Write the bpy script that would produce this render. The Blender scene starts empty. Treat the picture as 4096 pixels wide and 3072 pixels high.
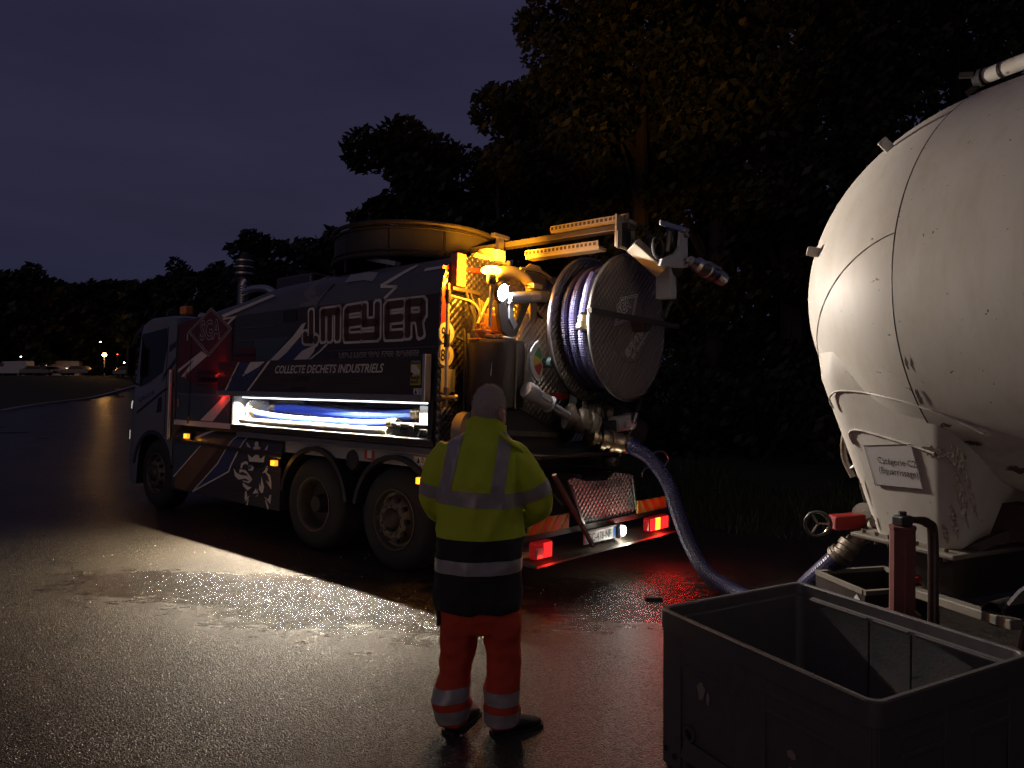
import bpy, bmesh, math, random
from mathutils import Vector, Matrix, noise, Euler
rnd = random.Random(7)
R = math.radians
PI = math.pi
scene = bpy.context.scene
COL = scene.collection

# ---------------------------------------------------------------- camera
CAMH = 1.92
cam = bpy.data.cameras.new('camera')
cam.sensor_width = 36.0
cam.lens = 36.0 * 2840 / 4096
cam.clip_end = 2000
cam_o = bpy.data.objects.new('camera', cam)
cam_o.location = (0, 0, CAMH)
cam_o.rotation_euler = (R(90) - math.atan(21 / 2840), 0, 0)
COL.objects.link(cam_o)
scene.camera = cam_o

# ---------------------------------------------------------------- world: dusk after sunset
world = bpy.data.worlds.new('World')
scene.world = world
world.use_nodes = True
wn, wl = world.node_tree.nodes, world.node_tree.links
wn.clear()
sky = wn.new('ShaderNodeTexSky')
sky.sky_type = 'NISHITA'
sky.sun_disc = False
sky.sun_elevation = R(4.0)
sky.sun_rotation = R(212)
sky.air_density = 1.2
sky.dust_density = 1.5
sky.ozone_density = 3.0
tint = wn.new('ShaderNodeMix'); tint.data_type = 'RGBA'; tint.blend_type = 'MULTIPLY'
tint.inputs['Factor'].default_value = 1.0
tint.inputs['B'].default_value = (1.45, 0.80, 1.0, 1)
cl = wn.new('ShaderNodeTexNoise'); cl.inputs['Scale'].default_value = 2.2; cl.inputs['Detail'].default_value = 4
clr = wn.new('ShaderNodeMapRange'); clr.inputs['To Min'].default_value = 0.55; clr.inputs['To Max'].default_value = 1.35
clm = wn.new('ShaderNodeMix'); clm.data_type = 'RGBA'; clm.blend_type = 'MULTIPLY'; clm.inputs['Factor'].default_value = 1.0
tcw = wn.new('ShaderNodeTexCoord'); mpw = wn.new('ShaderNodeMapping'); mpw.inputs['Scale'].default_value = (1, 1, 4)
bg = wn.new('ShaderNodeBackground'); bg.inputs['Strength'].default_value = 0.006
wo = wn.new('ShaderNodeOutputWorld')
wl.new(tcw.outputs['Generated'], mpw.inputs['Vector']); wl.new(mpw.outputs[0], cl.inputs['Vector'])
wl.new(cl.outputs['Fac'], clr.inputs['Value'])
wl.new(sky.outputs[0], tint.inputs['A'])
wl.new(tint.outputs['Result'], clm.inputs['A']); wl.new(clr.outputs[0], clm.inputs['B'])
wl.new(clm.outputs['Result'], bg.inputs['Color'])
# thin even cloud deck, faintly lit, with a bluer band above the horizon
sx = wn.new('ShaderNodeSeparateXYZ'); wl.new(tcw.outputs['Generated'], sx.inputs[0])
rp = wn.new('ShaderNodeValToRGB'); wl.new(sx.outputs['Z'], rp.inputs['Fac'])
rp.color_ramp.elements[0].position = 0.02; rp.color_ramp.elements[0].color = (.0095, .0145, .043, 1)
rp.color_ramp.elements[1].position = 0.22; rp.color_ramp.elements[1].color = (.0195, .0172, .0385, 1)
cm2 = wn.new('ShaderNodeMix'); cm2.data_type = 'RGBA'; cm2.blend_type = 'MULTIPLY'; cm2.inputs['Factor'].default_value = 1.0
wl.new(rp.outputs['Color'], cm2.inputs['A']); wl.new(clr.outputs[0], cm2.inputs['B'])
bg2 = wn.new('ShaderNodeBackground'); bg2.inputs['Strength'].default_value = 1.0; wl.new(cm2.outputs['Result'], bg2.inputs['Color'])
ad = wn.new('ShaderNodeAddShader'); wl.new(bg.outputs[0], ad.inputs[0]); wl.new(bg2.outputs[0], ad.inputs[1]); wl.new(ad.outputs[0], wo.inputs[0])

sun = bpy.data.lights.new('afterglow_sun', 'SUN'); sun.energy = 0.10; sun.angle = R(50); sun.color = (1.0, 0.84, 0.70)
sun_o = bpy.data.objects.new('afterglow_sun', sun); sun_o.rotation_euler = Vector((.5, .84, -.36)).to_track_quat('-Z', 'Y').to_euler(); COL.objects.link(sun_o)

scene.view_settings.view_transform = 'Standard'
scene.view_settings.look = 'None'
scene.view_settings.exposure = 0.0
scene.view_settings.gamma = 1.0
scene.view_settings.use_curve_mapping = False
cy = scene.cycles
cy.use_denoising = True
cy.denoising_input_passes = 'RGB_ALBEDO_NORMAL'; cy.denoising_prefilter = 'NONE'
cy.use_adaptive_sampling = False
cy.max_bounces = 8; cy.diffuse_bounces = 4; cy.glossy_bounces = 4; cy.transmission_bounces = 6; cy.transparent_max_bounces = 8
cy.volume_bounces = 0
cy.sample_clamp_indirect = 3.0
cy.caustics_reflective = False; cy.caustics_refractive = False

# ---------------------------------------------------------------- helpers
class M:
    def __init__(s): s.v = []; s.f = []; s.mi = []
    def add(s, vs, fs, mi=0):
        b = len(s.v); s.v += [tuple(v) for v in vs]
        for f in fs: s.f.append(tuple(b + i for i in f)); s.mi.append(mi)
        return s
    def box(s, a, b, mi=0, rot=None, piv=None):
        (x0, y0, z0), (x1, y1, z1) = a, b
        vs = [Vector(p) for p in ((x0,y0,z0),(x1,y0,z0),(x1,y1,z0),(x0,y1,z0),(x0,y0,z1),(x1,y0,z1),(x1,y1,z1),(x0,y1,z1))]
        if rot is not None:
            c = Vector(piv) if piv else (Vector(a) + Vector(b)) / 2
            vs = [c + rot @ (v - c) for v in vs]
        return s.add(vs, [(0,3,2,1),(4,5,6,7),(0,1,5,4),(1,2,6,5),(2,3,7,6),(3,0,4,7)], mi)
    def bar(s, p0, p1, w, h, up=(0,0,1), mi=0):
        p0, p1 = Vector(p0), Vector(p1); d = (p1 - p0).normalized(); u = Vector(up)
        sd = d.cross(u).normalized(); u = sd.cross(d).normalized()
        vs = []
        for p in (p0, p1):
            for a, b in ((-1,-1),(1,-1),(1,1),(-1,1)): vs.append(p + sd*a*w/2 + u*b*h/2)
        return s.add(vs, [(0,1,2,3),(7,6,5,4),(0,4,5,1),(1,5,6,2),(2,6,7,3),(3,7,4,0)], mi)
    def loft(s, rings, caps=(True, True), closed=True, mi=0):
        n = len(rings[0]); vs = [p for r in rings for p in r]; fs = []
        for i in range(len(rings) - 1):
            for j in range(n if closed else n - 1):
                k = (j + 1) % n
                fs.append((i*n + j, i*n + k, (i+1)*n + k, (i+1)*n + j))
        if caps[0]: fs.append(tuple(range(n))[::-1])
        if caps[1]: fs.append(tuple((len(rings)-1)*n + j for j in range(n)))
        return s.add(vs, fs, mi)
    def tube(s, pts, r, n=10, caps=True, mi=0, closed=False):
        P = [Vector(p) for p in pts]; m = len(P); rr = r if hasattr(r, '__len__') else [r]*m
        rings = []; prev = None
        for i in range(m):
            if closed: d = P[(i+1) % m] - P[i-1]
            else: d = P[min(i+1, m-1)] - P[max(i-1, 0)]
            d = d.normalized() if d.length > 1e-9 else Vector((0,0,1))
            if prev is None:
                up = Vector((0,0,1)) if abs(d.z) < .9 else Vector((1,0,0)); a = d.cross(up).normalized()
            else:
                a = (prev - d * prev.dot(d)); a = a.normalized() if a.length > 1e-6 else d.orthogonal().normalized()
            prev = a; b = d.cross(a)
            rings.append([P[i] + (a*math.cos(t) + b*math.sin(t))*rr[i] for t in [2*PI*k/n for k in range(n)]])
        if closed:
            rings.append(rings[0]); return s.loft(rings, (False, False), mi=mi)
        return s.loft(rings, (caps, caps), mi=mi)
    def cyl(s, p0, p1, r0, r1=None, n=20, mi=0): return s.tube([p0, p1], [r0, r0 if r1 is None else r1], n, mi=mi)
    def lathe(s, prof, p0, axis, n=32, mi=0, closed=False, caps=True):
        p0, d = Vector(p0), Vector(axis).normalized()
        up = Vector((0,0,1)) if abs(d.z) < .9 else Vector((1,0,0)); a = d.cross(up).normalized(); b = d.cross(a)
        rings = [[p0 + d*t + (a*math.cos(q) + b*math.sin(q))*max(r, 1e-4) for q in [2*PI*k/n for k in range(n)]] for r, t in prof]
        if closed: rings.append(rings[0]); return s.loft(rings, (False, False), mi=mi)
        return s.loft(rings, (caps, caps), mi=mi)
    def prism(s, poly, fn, d, mi=0):
        """poly of (u,v) pairs; fn(u,v,w) gives a point; front at w=d, back at w=0"""
        n = len(poly)
        ar = sum(poly[i][0]*poly[(i+1) % n][1] - poly[(i+1) % n][0]*poly[i][1] for i in range(n))
        if ar < 0: poly = poly[::-1]
        vs = [fn(u, v, d) for u, v in poly] + [fn(u, v, 0) for u, v in poly]
        fs = [tuple(range(n)), tuple(range(2*n - 1, n - 1, -1))] + [(i, i + n, (i+1) % n + n, (i+1) % n) for i in range(n)]
        return s.add(vs, fs, mi)
    def mesh(s, name):
        me = bpy.data.meshes.new(name); me.from_pydata(s.v, [], s.f); me.update(); return me

def obj(name, m, mat, parent=None, smooth=False, bevel=0, seg=2, loc=None, fix=True):
    me = m.mesh(name) if isinstance(m, M) else m
    mats = mat if isinstance(mat, (list, tuple)) else [mat]
    for x in mats: me.materials.append(x)
    if isinstance(m, M) and len(mats) > 1:
        me.polygons.foreach_set('material_index', m.mi)
    if fix and isinstance(m, M):
        bm = bmesh.new(); bm.from_mesh(me); bmesh.ops.recalc_face_normals(bm, faces=bm.faces); bm.to_mesh(me); bm.free()
    if smooth:
        me.polygons.foreach_set('use_smooth', [True]*len(me.polygons))
        try: me.set_sharp_from_angle(angle=R(38))
        except Exception: pass
    o = bpy.data.objects.new(name, me); COL.objects.link(o)
    if parent is not None: o.parent = parent
    if loc is not None: o.location = loc
    if bevel:
        b = o.modifiers.new('bevel', 'BEVEL'); b.width = bevel; b.segments = seg; b.limit_method = 'ANGLE'; b.angle_limit = R(40)
    return o
def tag(o, label=None, cat=None, group=None, kind=None):
    if label: o['label'] = label
    if cat: o['category'] = cat
    if group: o['group'] = group
    if kind: o['kind'] = kind
    return o
def thing(name, label, cat, loc=(0,0,0), rz=0, group=None):
    o = bpy.data.objects.new(name, None); COL.objects.link(o); o.location = loc; o.rotation_euler = (0, 0, rz)
    o.empty_display_size = .2
    return tag(o, label, cat, group)
def light(name, kind, parent, loc, energy, color, **kw):
    l = bpy.data.lights.new(name, kind); l.energy = energy; l.color = color
    for k, v in kw.items():
        if k not in ('aim',): setattr(l, k, v)
    o = bpy.data.objects.new(name, l); COL.objects.link(o); o.location = loc
    if parent is not None: o.parent = parent
    if 'aim' in kw:
        d = Vector(kw['aim']) - Vector(loc); o.rotation_euler = d.to_track_quat('-Z', 'Y').to_euler()
    return o
def dup(o, parent=None, loc=None, rz=None):
    c = o.copy(); COL.objects.link(c)
    if parent is not None: c.parent = parent
    if loc is not None: c.location = loc
    if rz is not None: c.rotation_euler = (0, 0, rz)
    for ch in list(o.children): dup(ch, c)
    return c
def smooth_path(pts, k=6):
    P = [Vector(p) for p in pts]; out = []
    for i in range(len(P) - 1):
        p0, p1, p2, p3 = P[max(i-1, 0)], P[i], P[i+1], P[min(i+2, len(P)-1)]
        for j in range(k):
            t = j / k
            out.append(.5*((2*p1) + (p2 - p0)*t + (2*p0 - 5*p1 + 4*p2 - p3)*t*t + (3*p1 - p0 - 3*p2 + p3)*t**3))
    out.append(P[-1]); return out
def hose_mesh(path, r, pitch=.012, depth=.0035, n=14):
    """ribbed hose: many rings along the path with alternating radius"""
    P = [Vector(p) for p in path]; L = [0]
    for a, b in zip(P, P[1:]): L.append(L[-1] + (b - a).length)
    tot = L[-1]; cnt = int(tot / (pitch / 2)); q = []; rr = []; j = 0
    for i in range(cnt + 1):
        t = tot * i / cnt
        while j < len(L) - 2 and L[j+1] < t: j += 1
        f = (t - L[j]) / max(L[j+1] - L[j], 1e-9); q.append(P[j].lerp(P[j+1], f)); rr.append(r + (depth if i % 2 else 0))
    return M().tube(q, rr, n)

# ---------------------------------------------------------------- materials
MATS = {}
def mk(name, col, rough=.5, metal=0., var=.18, vs=6., bump=0., bs=80., spec=.5, emit=None, es=0., coat=0., trans=0., rv=.12, detail=5.):
    m = bpy.data.materials.new(name); m.use_nodes = True
    n, l = m.node_tree.nodes, m.node_tree.links
    b = n['Principled BSDF']
    tc = n.new('ShaderNodeTexCoord')
    nz = n.new('ShaderNodeTexNoise'); nz.inputs['Scale'].default_value = vs; nz.inputs['Detail'].default_value = detail; nz.inputs['Roughness'].default_value = .65
    l.new(tc.outputs['Object'], nz.inputs['Vector'])
    mx = n.new('ShaderNodeMix'); mx.data_type = 'RGBA'
    mx.inputs['A'].default_value = tuple(max(0, c*(1 - var)) for c in col) + (1,)
    mx.inputs['B'].default_value = tuple(min(1, c*(1 + var)) for c in col) + (1,)
    l.new(nz.outputs['Fac'], mx.inputs['Factor']); l.new(mx.outputs['Result'], b.inputs['Base Color'])
    mr = n.new('ShaderNodeMapRange'); mr.inputs['To Min'].default_value = max(.02, rough - rv); mr.inputs['To Max'].default_value = min(1, rough + rv)
    l.new(nz.outputs['Fac'], mr.inputs['Value']); l.new(mr.outputs[0], b.inputs['Roughness'])
    b.inputs['Metallic'].default_value = metal
    b.inputs['Specular IOR Level'].default_value = spec
    if coat: b.inputs['Coat Weight'].default_value = coat; b.inputs['Coat Roughness'].default_value = .15
    if trans: b.inputs['Transmission Weight'].default_value = trans
    if emit: b.inputs['Emission Color'].default_value = tuple(emit) + (1,); b.inputs['Emission Strength'].default_value = es
    if bump:
        n2 = n.new('ShaderNodeTexNoise'); n2.inputs['Scale'].default_value = bs; n2.inputs['Detail'].default_value = 3
        l.new(tc.outputs['Object'], n2.inputs['Vector'])
        bp = n.new('ShaderNodeBump'); bp.inputs['Strength'].default_value = bump; bp.inputs['Distance'].default_value = .01
        l.new(n2.outputs['Fac'], bp.inputs['Height']); l.new(bp.outputs[0], b.inputs['Normal'])
    MATS[name] = m; return m
def quilt(name, col, pitch=.05, rough=.33, metal=1.0, strength=.6):
    m = mk(name, col, rough, metal, var=.25, vs=9)
    n, l = m.node_tree.nodes, m.node_tree.links; b = n['Principled BSDF']
    tc = n.new('ShaderNodeTexCoord'); sp = n.new('ShaderNodeSeparateXYZ'); l.new(tc.outputs['Object'], sp.inputs[0])
    def mth(op, a, bb=None):
        x = n.new('ShaderNodeMath'); x.operation = op
        for i, q in enumerate((a, bb)):
            if q is None: continue
            if isinstance(q, (int, float)): x.inputs[i].default_value = q
            else: l.new(q, x.inputs[i])
        return x.outputs[0]
    u = mth('ADD', sp.outputs['X'], sp.outputs['Y'])
    k = PI / pitch
    a = mth('ABSOLUTE', mth('SINE', mth('MULTIPLY', mth('ADD', u, sp.outputs['Z']), k*.72)))
    c = mth('ABSOLUTE', mth('SINE', mth('MULTIPLY', mth('SUBTRACT', u, sp.outputs['Z']), k*.72)))
    h = mth('MULTIPLY', mth('POWER', a, .5), mth('POWER', c, 1.2))
    bp = n.new('ShaderNodeBump'); bp.inputs['Strength'].default_value = strength; bp.inputs['Distance'].default_value = .012
    l.new(h, bp.inputs['Height']); l.new(bp.outputs[0], b.inputs['Normal'])
    return m

mk('cab_paint', (.16, .157, .165), .35, coat=.5, vs=3, var=.12)
mk('body_grey', (.10, .10, .12), .42, vs=2.2, var=.35, coat=.25)
mk('body_dark', (.036, .030, .032), .42, vs=2.2, var=.3, coat=.25)
mk('decal_white', (.66, .61, .59), .5, vs=14, var=.12)
mk('decal_red', (.10, .014, .011), .45, vs=5, var=.25)
mk('decal_maroon', (.036, .026, .025), .45, vs=4, var=.3)
mk('decal_blue', (.035, .05, .13), .45, vs=5, var=.25)
mk('decal_teal', (.05, .075, .095), .45, vs=5)
mk('decal_tan', (.16, .085, .04), .5, vs=4, var=.25)
mk('decal_brown', (.07, .035, .02), .5, vs=4, var=.25)
mk('decal_black', (.012, .011, .011), .5)
mk('glass_dark', (.010, .010, .010), .08, spec=.25, var=.2)
mk('black_plastic', (.022, .022, .022), .45, bump=.15, bs=180)
mk('rubber', (.018, .017, .017), .75, bump=.3, bs=90, vs=12, var=.35)
mk('steel', (.42, .40, .38), .33, 1.0, vs=10, var=.25, bump=.08, bs=60)
mk('steel_dirty', (.17, .14, .11), .55, .7, vs=14, var=.45, bump=.3, bs=40)
mk('dark_steel', (.06, .05, .045), .5, .6, vs=9, var=.4, bump=.2, bs=50)
mk('alu', (.60, .59, .58), .38, 1.0, vs=8, var=.15)
mk('grey_paint', (.33, .33, .34), .4, vs=8, var=.15, coat=.2)
mk('orange_brown', (.30, .13, .06), .5, vs=12, var=.3)
mk('yellow_part', (.27, .23, .17), .5, vs=9, var=.2)
mk('label_white', (.62, .62, .60), .5, vs=20, var=.1)
mk('reflective_white', (.85, .84, .80), .4, vs=20, var=.05)
mk('red_tape', (.55, .03, .025), .3, vs=20, var=.15)
mk('chev_yellow', (.42, .36, .04), .35, vs=20, var=.12)
mk('chev_orange', (.52, .09, .03), .35, vs=20, var=.12)
mk('green_print', (.05, .22, .07), .5); mk('yellow_print', (.60, .45, .05), .5); mk('red_print', (.42, .05, .04), .5)
mk('knob_teal', (.10, .18, .17), .4)
mk('blue_hose', (.05, .10, .50), .32, vs=18, var=.25, spec=.6)
mk('violet_hose', (.022, .019, .062), .45, vs=10, var=.35, spec=.5)
mk('pale_hose', (.55, .50, .46), .5, vs=20, var=.15)
mk('brass', (.45, .36, .22), .35, 1.0, vs=20, var=.25)
mk('locker_white', (.45, .45, .44), .45, vs=8, var=.1)
quilt('quilted_steel', (.42, .39, .36), .055)
quilt('quilted_dark', (.20, .175, .155), .05, rough=.45, metal=.45, strength=.9)
quilt('quilted_fine', (.55, .54, .52), .035, rough=.4)
mk('amber_lens', (.9, .35, .03), .2, emit=(1, .42, .03), es=24, var=.02)
mk('amber_marker', (.9, .35, .03), .25, emit=(1, .36, .02), es=1.5, var=.02)
mk('amber_off', (.85, .25, .03), .25, var=.1)
mk('white_lens', (.9, .95, 1), .2, emit=(.92, .96, 1), es=330, var=.02)
mk('led_strip', (.9, .95, 1), .3, emit=(.9, .95, 1), es=5, var=.02)
mk('plate_lens', (.9, .95, 1), .2, emit=(1, .98, .88), es=22, var=.02)
mk('headlight_lens', (.9, .9, .9), .1, emit=(1, .93, .8), es=.45, var=.02)
mk('red_lens', (.6, .02, .02), .15, emit=(1, .03, .03), es=1.0, var=.05)
mk('red_lens_dim', (.35, .012, .012), .15, emit=(1, .02, .02), es=.12, var=.05)
mk('tail_amber', (.8, .3, .02), .15, emit=(1, .55, .03), es=2.2, var=.05)
mk('lens_clear', (.5, .42, .40), .12, var=.1)
mk('plate_white', (.70, .72, .70), .35, vs=40, var=.1)
mk('plate_blue', (.04, .14, .50), .4)
# ---------------------------------------------------------------- terrain
HEAD = R(50.3); ROLL = R(2.5)
TO = Vector((-1.205, 7.017, 0))
W0 = Vector((math.cos(HEAD), math.sin(HEAD), 0)); U0 = Vector((-math.sin(HEAD), math.cos(HEAD), 0))
def sstep(a, b, x):
    t = min(1, max(0, (x - a) / (b - a))); return t*t*(3 - 2*t)
def latv(x, y): return (Vector((x, y, 0)) - TO).dot(W0)
def fwdv(x, y): return (Vector((x, y, 0)) - TO).dot(U0)
def gz(x, y):
    v = latv(x, y); z = 0
    if v > 0: z -= math.tan(ROLL) * min(v, 4.2)
    far = math.hypot(x, y)
    z += 2.6 * sstep(80, 125, far)
    e = v - 5.2 - max(0, fwdv(x, y) - 5)*.45
    if e > 0: z += .5 * sstep(0, 4.0, e)
    return z
def yard_edge(s): return 5.2 + max(0, s - 5)*.45 + .35*math.sin(s*.7) + .25*math.sin(s*1.9 + 1)
def kerb_dist(a): return 54 + max(0, a + .625)*340

def asphalt_mat():
    m = mk('asphalt', (.040, .032, .0225), .5, vs=1.1, var=.45)
    n, l = m.node_tree.nodes, m.node_tree.links; b = n['Principled BSDF']
    def nd(t, **kw):
        x = n.new(t)
        for k, v in kw.items():
            if hasattr(x, k): setattr(x, k, v)
            else: x.inputs[k.replace('_', ' ')].default_value = v
        return x
    def mth(op, p, q=None, r=None, clamp=False):
        x = n.new('ShaderNodeMath'); x.operation = op; x.use_clamp = clamp
        for i, e in enumerate((p, q, r)):
            if e is None: continue
            if isinstance(e, (int, float)): x.inputs[i].default_value = e
            else: l.new(e, x.inputs[i])
        return x.outputs[0]
    tc = nd('ShaderNodeTexCoord'); P = tc.outputs['Object']
    vo = nd('ShaderNodeTexVoronoi', Scale=98.0); v2 = nd('ShaderNodeTexVoronoi', Scale=170.0)
    big = nd('ShaderNodeTexNoise', Scale=.5, Detail=6.0, Roughness=.62); mid = nd('ShaderNodeTexNoise', Scale=5.0, Detail=5.0, Roughness=.6)
    for q in (vo, v2, big, mid): l.new(P, q.inputs['Vector'])
    # shallow wet area: noise-broken ellipse lying along the truck, plus stray damp spots
    sp = nd('ShaderNodeSeparateXYZ'); l.new(P, sp.inputs[0])
    def ellipse(cx, cy, ax, ay, ang):
        ca, sa = math.cos(ang), math.sin(ang)
        dx = mth('SUBTRACT', sp.outputs['X'], cx); dy = mth('SUBTRACT', sp.outputs['Y'], cy)
        u = mth('DIVIDE', mth('ADD', mth('MULTIPLY', dx, ca), mth('MULTIPLY', dy, sa)), ax)
        v = mth('DIVIDE', mth('SUBTRACT', mth('MULTIPLY', dy, ca), mth('MULTIPLY', dx, sa)), ay)
        return mth('SQRT', mth('ADD', mth('MULTIPLY', u, u), mth('MULTIPLY', v, v)))
    e = mth('MINIMUM', ellipse(-1.6, 6.15, 2.0, 1.0, R(-18)), ellipse(-3.2, 6.6, 1.4, .65, R(-10)))
    e = mth('MINIMUM', e, ellipse(1.1, 6.3, 1.7, 1.0, R(20)))
    mp = nd('ShaderNodeMapping'); mp.inputs['Scale'].default_value = (.8, 1.9, 1); l.new(P, mp.inputs['Vector'])
    wn_ = nd('ShaderNodeTexNoise', Scale=3.0, Detail=9.0, Roughness=.74); l.new(mp.outputs[0], wn_.inputs['Vector'])
    e = mth('ADD', e, mth('MULTIPLY', mth('SUBTRACT', wn_.outputs['Fac'], .5), 1.9))
    wr = nd('ShaderNodeMapRange'); wr.inputs['From Min'].default_value = 1.08; wr.inputs['From Max'].default_value = .45; wr.clamp = True; l.new(e, wr.inputs['Value'])
    damp = nd('ShaderNodeMapRange'); damp.inputs['From Min'].default_value = .56; damp.inputs['From Max'].default_value = .70; damp.inputs['To Max'].default_value = .6; l.new(big.outputs['Fac'], damp.inputs['Value'])
    wet = mth('MAXIMUM', wr.outputs[0], damp.outputs[0])
    # standing water inside the wet area: only the lowest parts
    st = nd('ShaderNodeMapRange'); st.inputs['From Min'].default_value = .50; st.inputs['From Max'].default_value = .60; l.new(mid.outputs['Fac'], st.inputs['Value'])
    pool = mth('MULTIPLY', wr.outputs[0], st.outputs[0])
    # every stone is a small facet with its own tilt
    vm = nd('ShaderNodeVectorMath'); vm.operation = 'SUBTRACT'; v3 = nd('ShaderNodeTexVoronoi', Scale=62.0); l.new(P, v3.inputs['Vector']); fm = nd('ShaderNodeMix'); fm.data_type = 'RGBA'; l.new(wr.outputs[0], fm.inputs['Factor']); l.new(vo.outputs['Color'], fm.inputs['A']); l.new(v3.outputs['Color'], fm.inputs['B']); l.new(fm.outputs['Result'], vm.inputs[0]); vm.inputs[1].default_value = (.5, .5, .5)
    amt = mth('ADD', .34, mth('MULTIPLY', wr.outputs[0], mth('SUBTRACT', .10, mth('MULTIPLY', st.outputs[0], .26))))
    vs_ = nd('ShaderNodeVectorMath'); vs_.operation = 'SCALE'; l.new(vm.outputs[0], vs_.inputs[0]); l.new(amt, vs_.inputs['Scale'])
    hgt = mth('ADD', mth('MULTIPLY', vo.outputs['Distance'], -.9), mth('ADD', mth('MULTIPLY', v2.outputs['Distance'], -.4), mth('MULTIPLY', mid.outputs['Fac'], mth('SUBTRACT', .5, mth('MULTIPLY', wr.outputs[0], .48)))))
    bp = nd('ShaderNodeBump'); bp.inputs['Distance'].default_value = .012; l.new(hgt, bp.inputs['Height']); l.new(mth('SUBTRACT', .6, mth('MULTIPLY', pool, .25)), bp.inputs['Strength'])
    va = nd('ShaderNodeVectorMath'); va.operation = 'ADD'; l.new(bp.outputs[0], va.inputs[0]); l.new(vs_.outputs[0], va.inputs[1])
    vn = nd('ShaderNodeVectorMath'); vn.operation = 'NORMALIZE'; l.new(va.outputs[0], vn.inputs[0]); l.new(vn.outputs[0], b.inputs['Normal'])
    ro = mth('SUBTRACT', mth('ADD', .22, mth('MULTIPLY', big.outputs['Fac'], .22)), mth('MULTIPLY', wet, .13)); l.new(ro, b.inputs['Roughness'])
    cr = nd('ShaderNodeMapRange'); cr.inputs['To Min'].default_value = .35; cr.inputs['To Max'].default_value = 2.3; l.new(vo.outputs['Color'], cr.inputs['Value'])
    mx = nd('ShaderNodeMix'); mx.data_type = 'RGBA'; mx.blend_type = 'MULTIPLY'; mx.inputs['Factor'].default_value = .8
    old = b.inputs['Base Color'].links[0].from_socket; l.new(old, mx.inputs['A']); l.new(cr.outputs[0], mx.inputs['B'])
    m3 = nd('ShaderNodeMix'); m3.data_type = 'RGBA'; m3.inputs['B'].default_value = (.016, .0125, .0095, 1)
    l.new(mth('MULTIPLY', wet, .72), m3.inputs['Factor']); l.new(mx.outputs['Result'], m3.inputs['A'])
    # cracks
    vc = nd('ShaderNodeTexVoronoi', Scale=.55); vc.feature = 'DISTANCE_TO_EDGE'; md = nd('ShaderNodeVectorMath'); md.operation = 'ADD'
    ns = nd('ShaderNodeVectorMath'); ns.operation = 'SCALE'; ns.inputs['Scale'].default_value = .5; l.new(mid.outputs['Color'], ns.inputs[0]); l.new(P, md.inputs[0]); l.new(ns.outputs[0], md.inputs[1]); l.new(md.outputs[0], vc.inputs['Vector'])
    ck = nd('ShaderNodeMapRange'); ck.inputs['From Min'].default_value = .004; ck.inputs['From Max'].default_value = .010; ck.inputs['To Min'].default_value = .25; l.new(vc.outputs['Distance'], ck.inputs['Value'])
    m4 = nd('ShaderNodeMix'); m4.data_type = 'RGBA'; m4.blend_type = 'MULTIPLY'; m4.inputs['Factor'].default_value = .8; l.new(m3.outputs['Result'], m4.inputs['A']); l.new(ck.outputs[0], m4.inputs['B'])
    l.new(m4.outputs['Result'], b.inputs['Base Color'])
    b.inputs['Specular IOR Level'].default_value = .55
    return m
asphalt_mat()
mk('grass_soil', (.030, .038, .016), .9, vs=1.5, var=.5, bump=.6, bs=12)
mk('kerb_stone', (.50, .45, .40), .7, vs=9, var=.2, bump=.25, bs=40)
mk('grass_blade', (.05, .075, .02), .6, vs=3, var=.5)
mk('leaf', (.024, .030, .010), .55, vs=1.2, var=.5, spec=.2)
mk('leaf_dark', (.014, .019, .007), .55, vs=1.2, var=.5, spec=.4)
mk('bark', (.03, .024, .018), .85, vs=8, var=.35, bump=.5, bs=25)

def grid_sheet(name, xs, ys, off, mat, keep=None):
    m = M(); idx = {}
    for j, y in enumerate(ys):
        for i, x in enumerate(xs): idx[i, j] = len(m.v); m.v.append((x, y, gz(x, y) + off))
    for j in range(len(ys) - 1):
        for i in range(len(xs) - 1):
            if keep and not keep((xs[i] + xs[i+1])/2, (ys[j] + ys[j+1])/2): continue
            m.f.append((idx[i, j], idx[i+1, j], idx[i+1, j+1], idx[i, j+1])); m.mi.append(0)
    o = obj(name, m, mat, smooth=True, fix=False); return o
def spaced(a, b, near, fac=1.13):
    out = [0.0]; s = near
    while out[-1] < b: out.append(out[-1] + s); s *= fac
    neg = [0.0]; s = near
    while neg[-1] > a: neg.append(neg[-1] - s); s *= fac
    return sorted(set(neg[1:] + out))
tag(grid_sheet('ground', spaced(-900, 900, .6), [y + 8 for y in spaced(-60, 1200, .6)], -.03, MATS['grass_soil']), kind='structure')

# tarmac yard: a strip along the truck, from behind the camera to the bend of the road
def road_point(s, v):
    p = TO + U0*s + W0*v; return p.x, p.y
m = M(); ss = [-14 + .5*i for i in range(80)] + [26 + 3*i for i in range(34)]; vv = [-60 + 3*i for i in range(18)] + [-6 + .5*i for i in range(22)]
for s in ss:
    e = yard_edge(s)
    for v in vv + [4.5 + (e - 4.5)*t/10 for t in range(1, 11)]:
        x, y = road_point(s, v); m.v.append((x, y, gz(x, y)))
n = len(vv) + 10
def beyond_kerb(x, y): return math.hypot(x, y) > kerb_dist(math.atan2(x, y))
for i in range(len(ss) - 1):
    for j in range(n - 1):
        a = i*n + j; q = m.v[a]; c = m.v[a + n + 1]
        if beyond_kerb((q[0] + c[0])/2, (q[1] + c[1])/2): continue
        m.f.append((a, a + 1, a + n + 1, a + n)); m.mi.append(0)
tag(obj('asphalt_yard', m, MATS['asphalt'], smooth=True), kind='structure')

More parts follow.
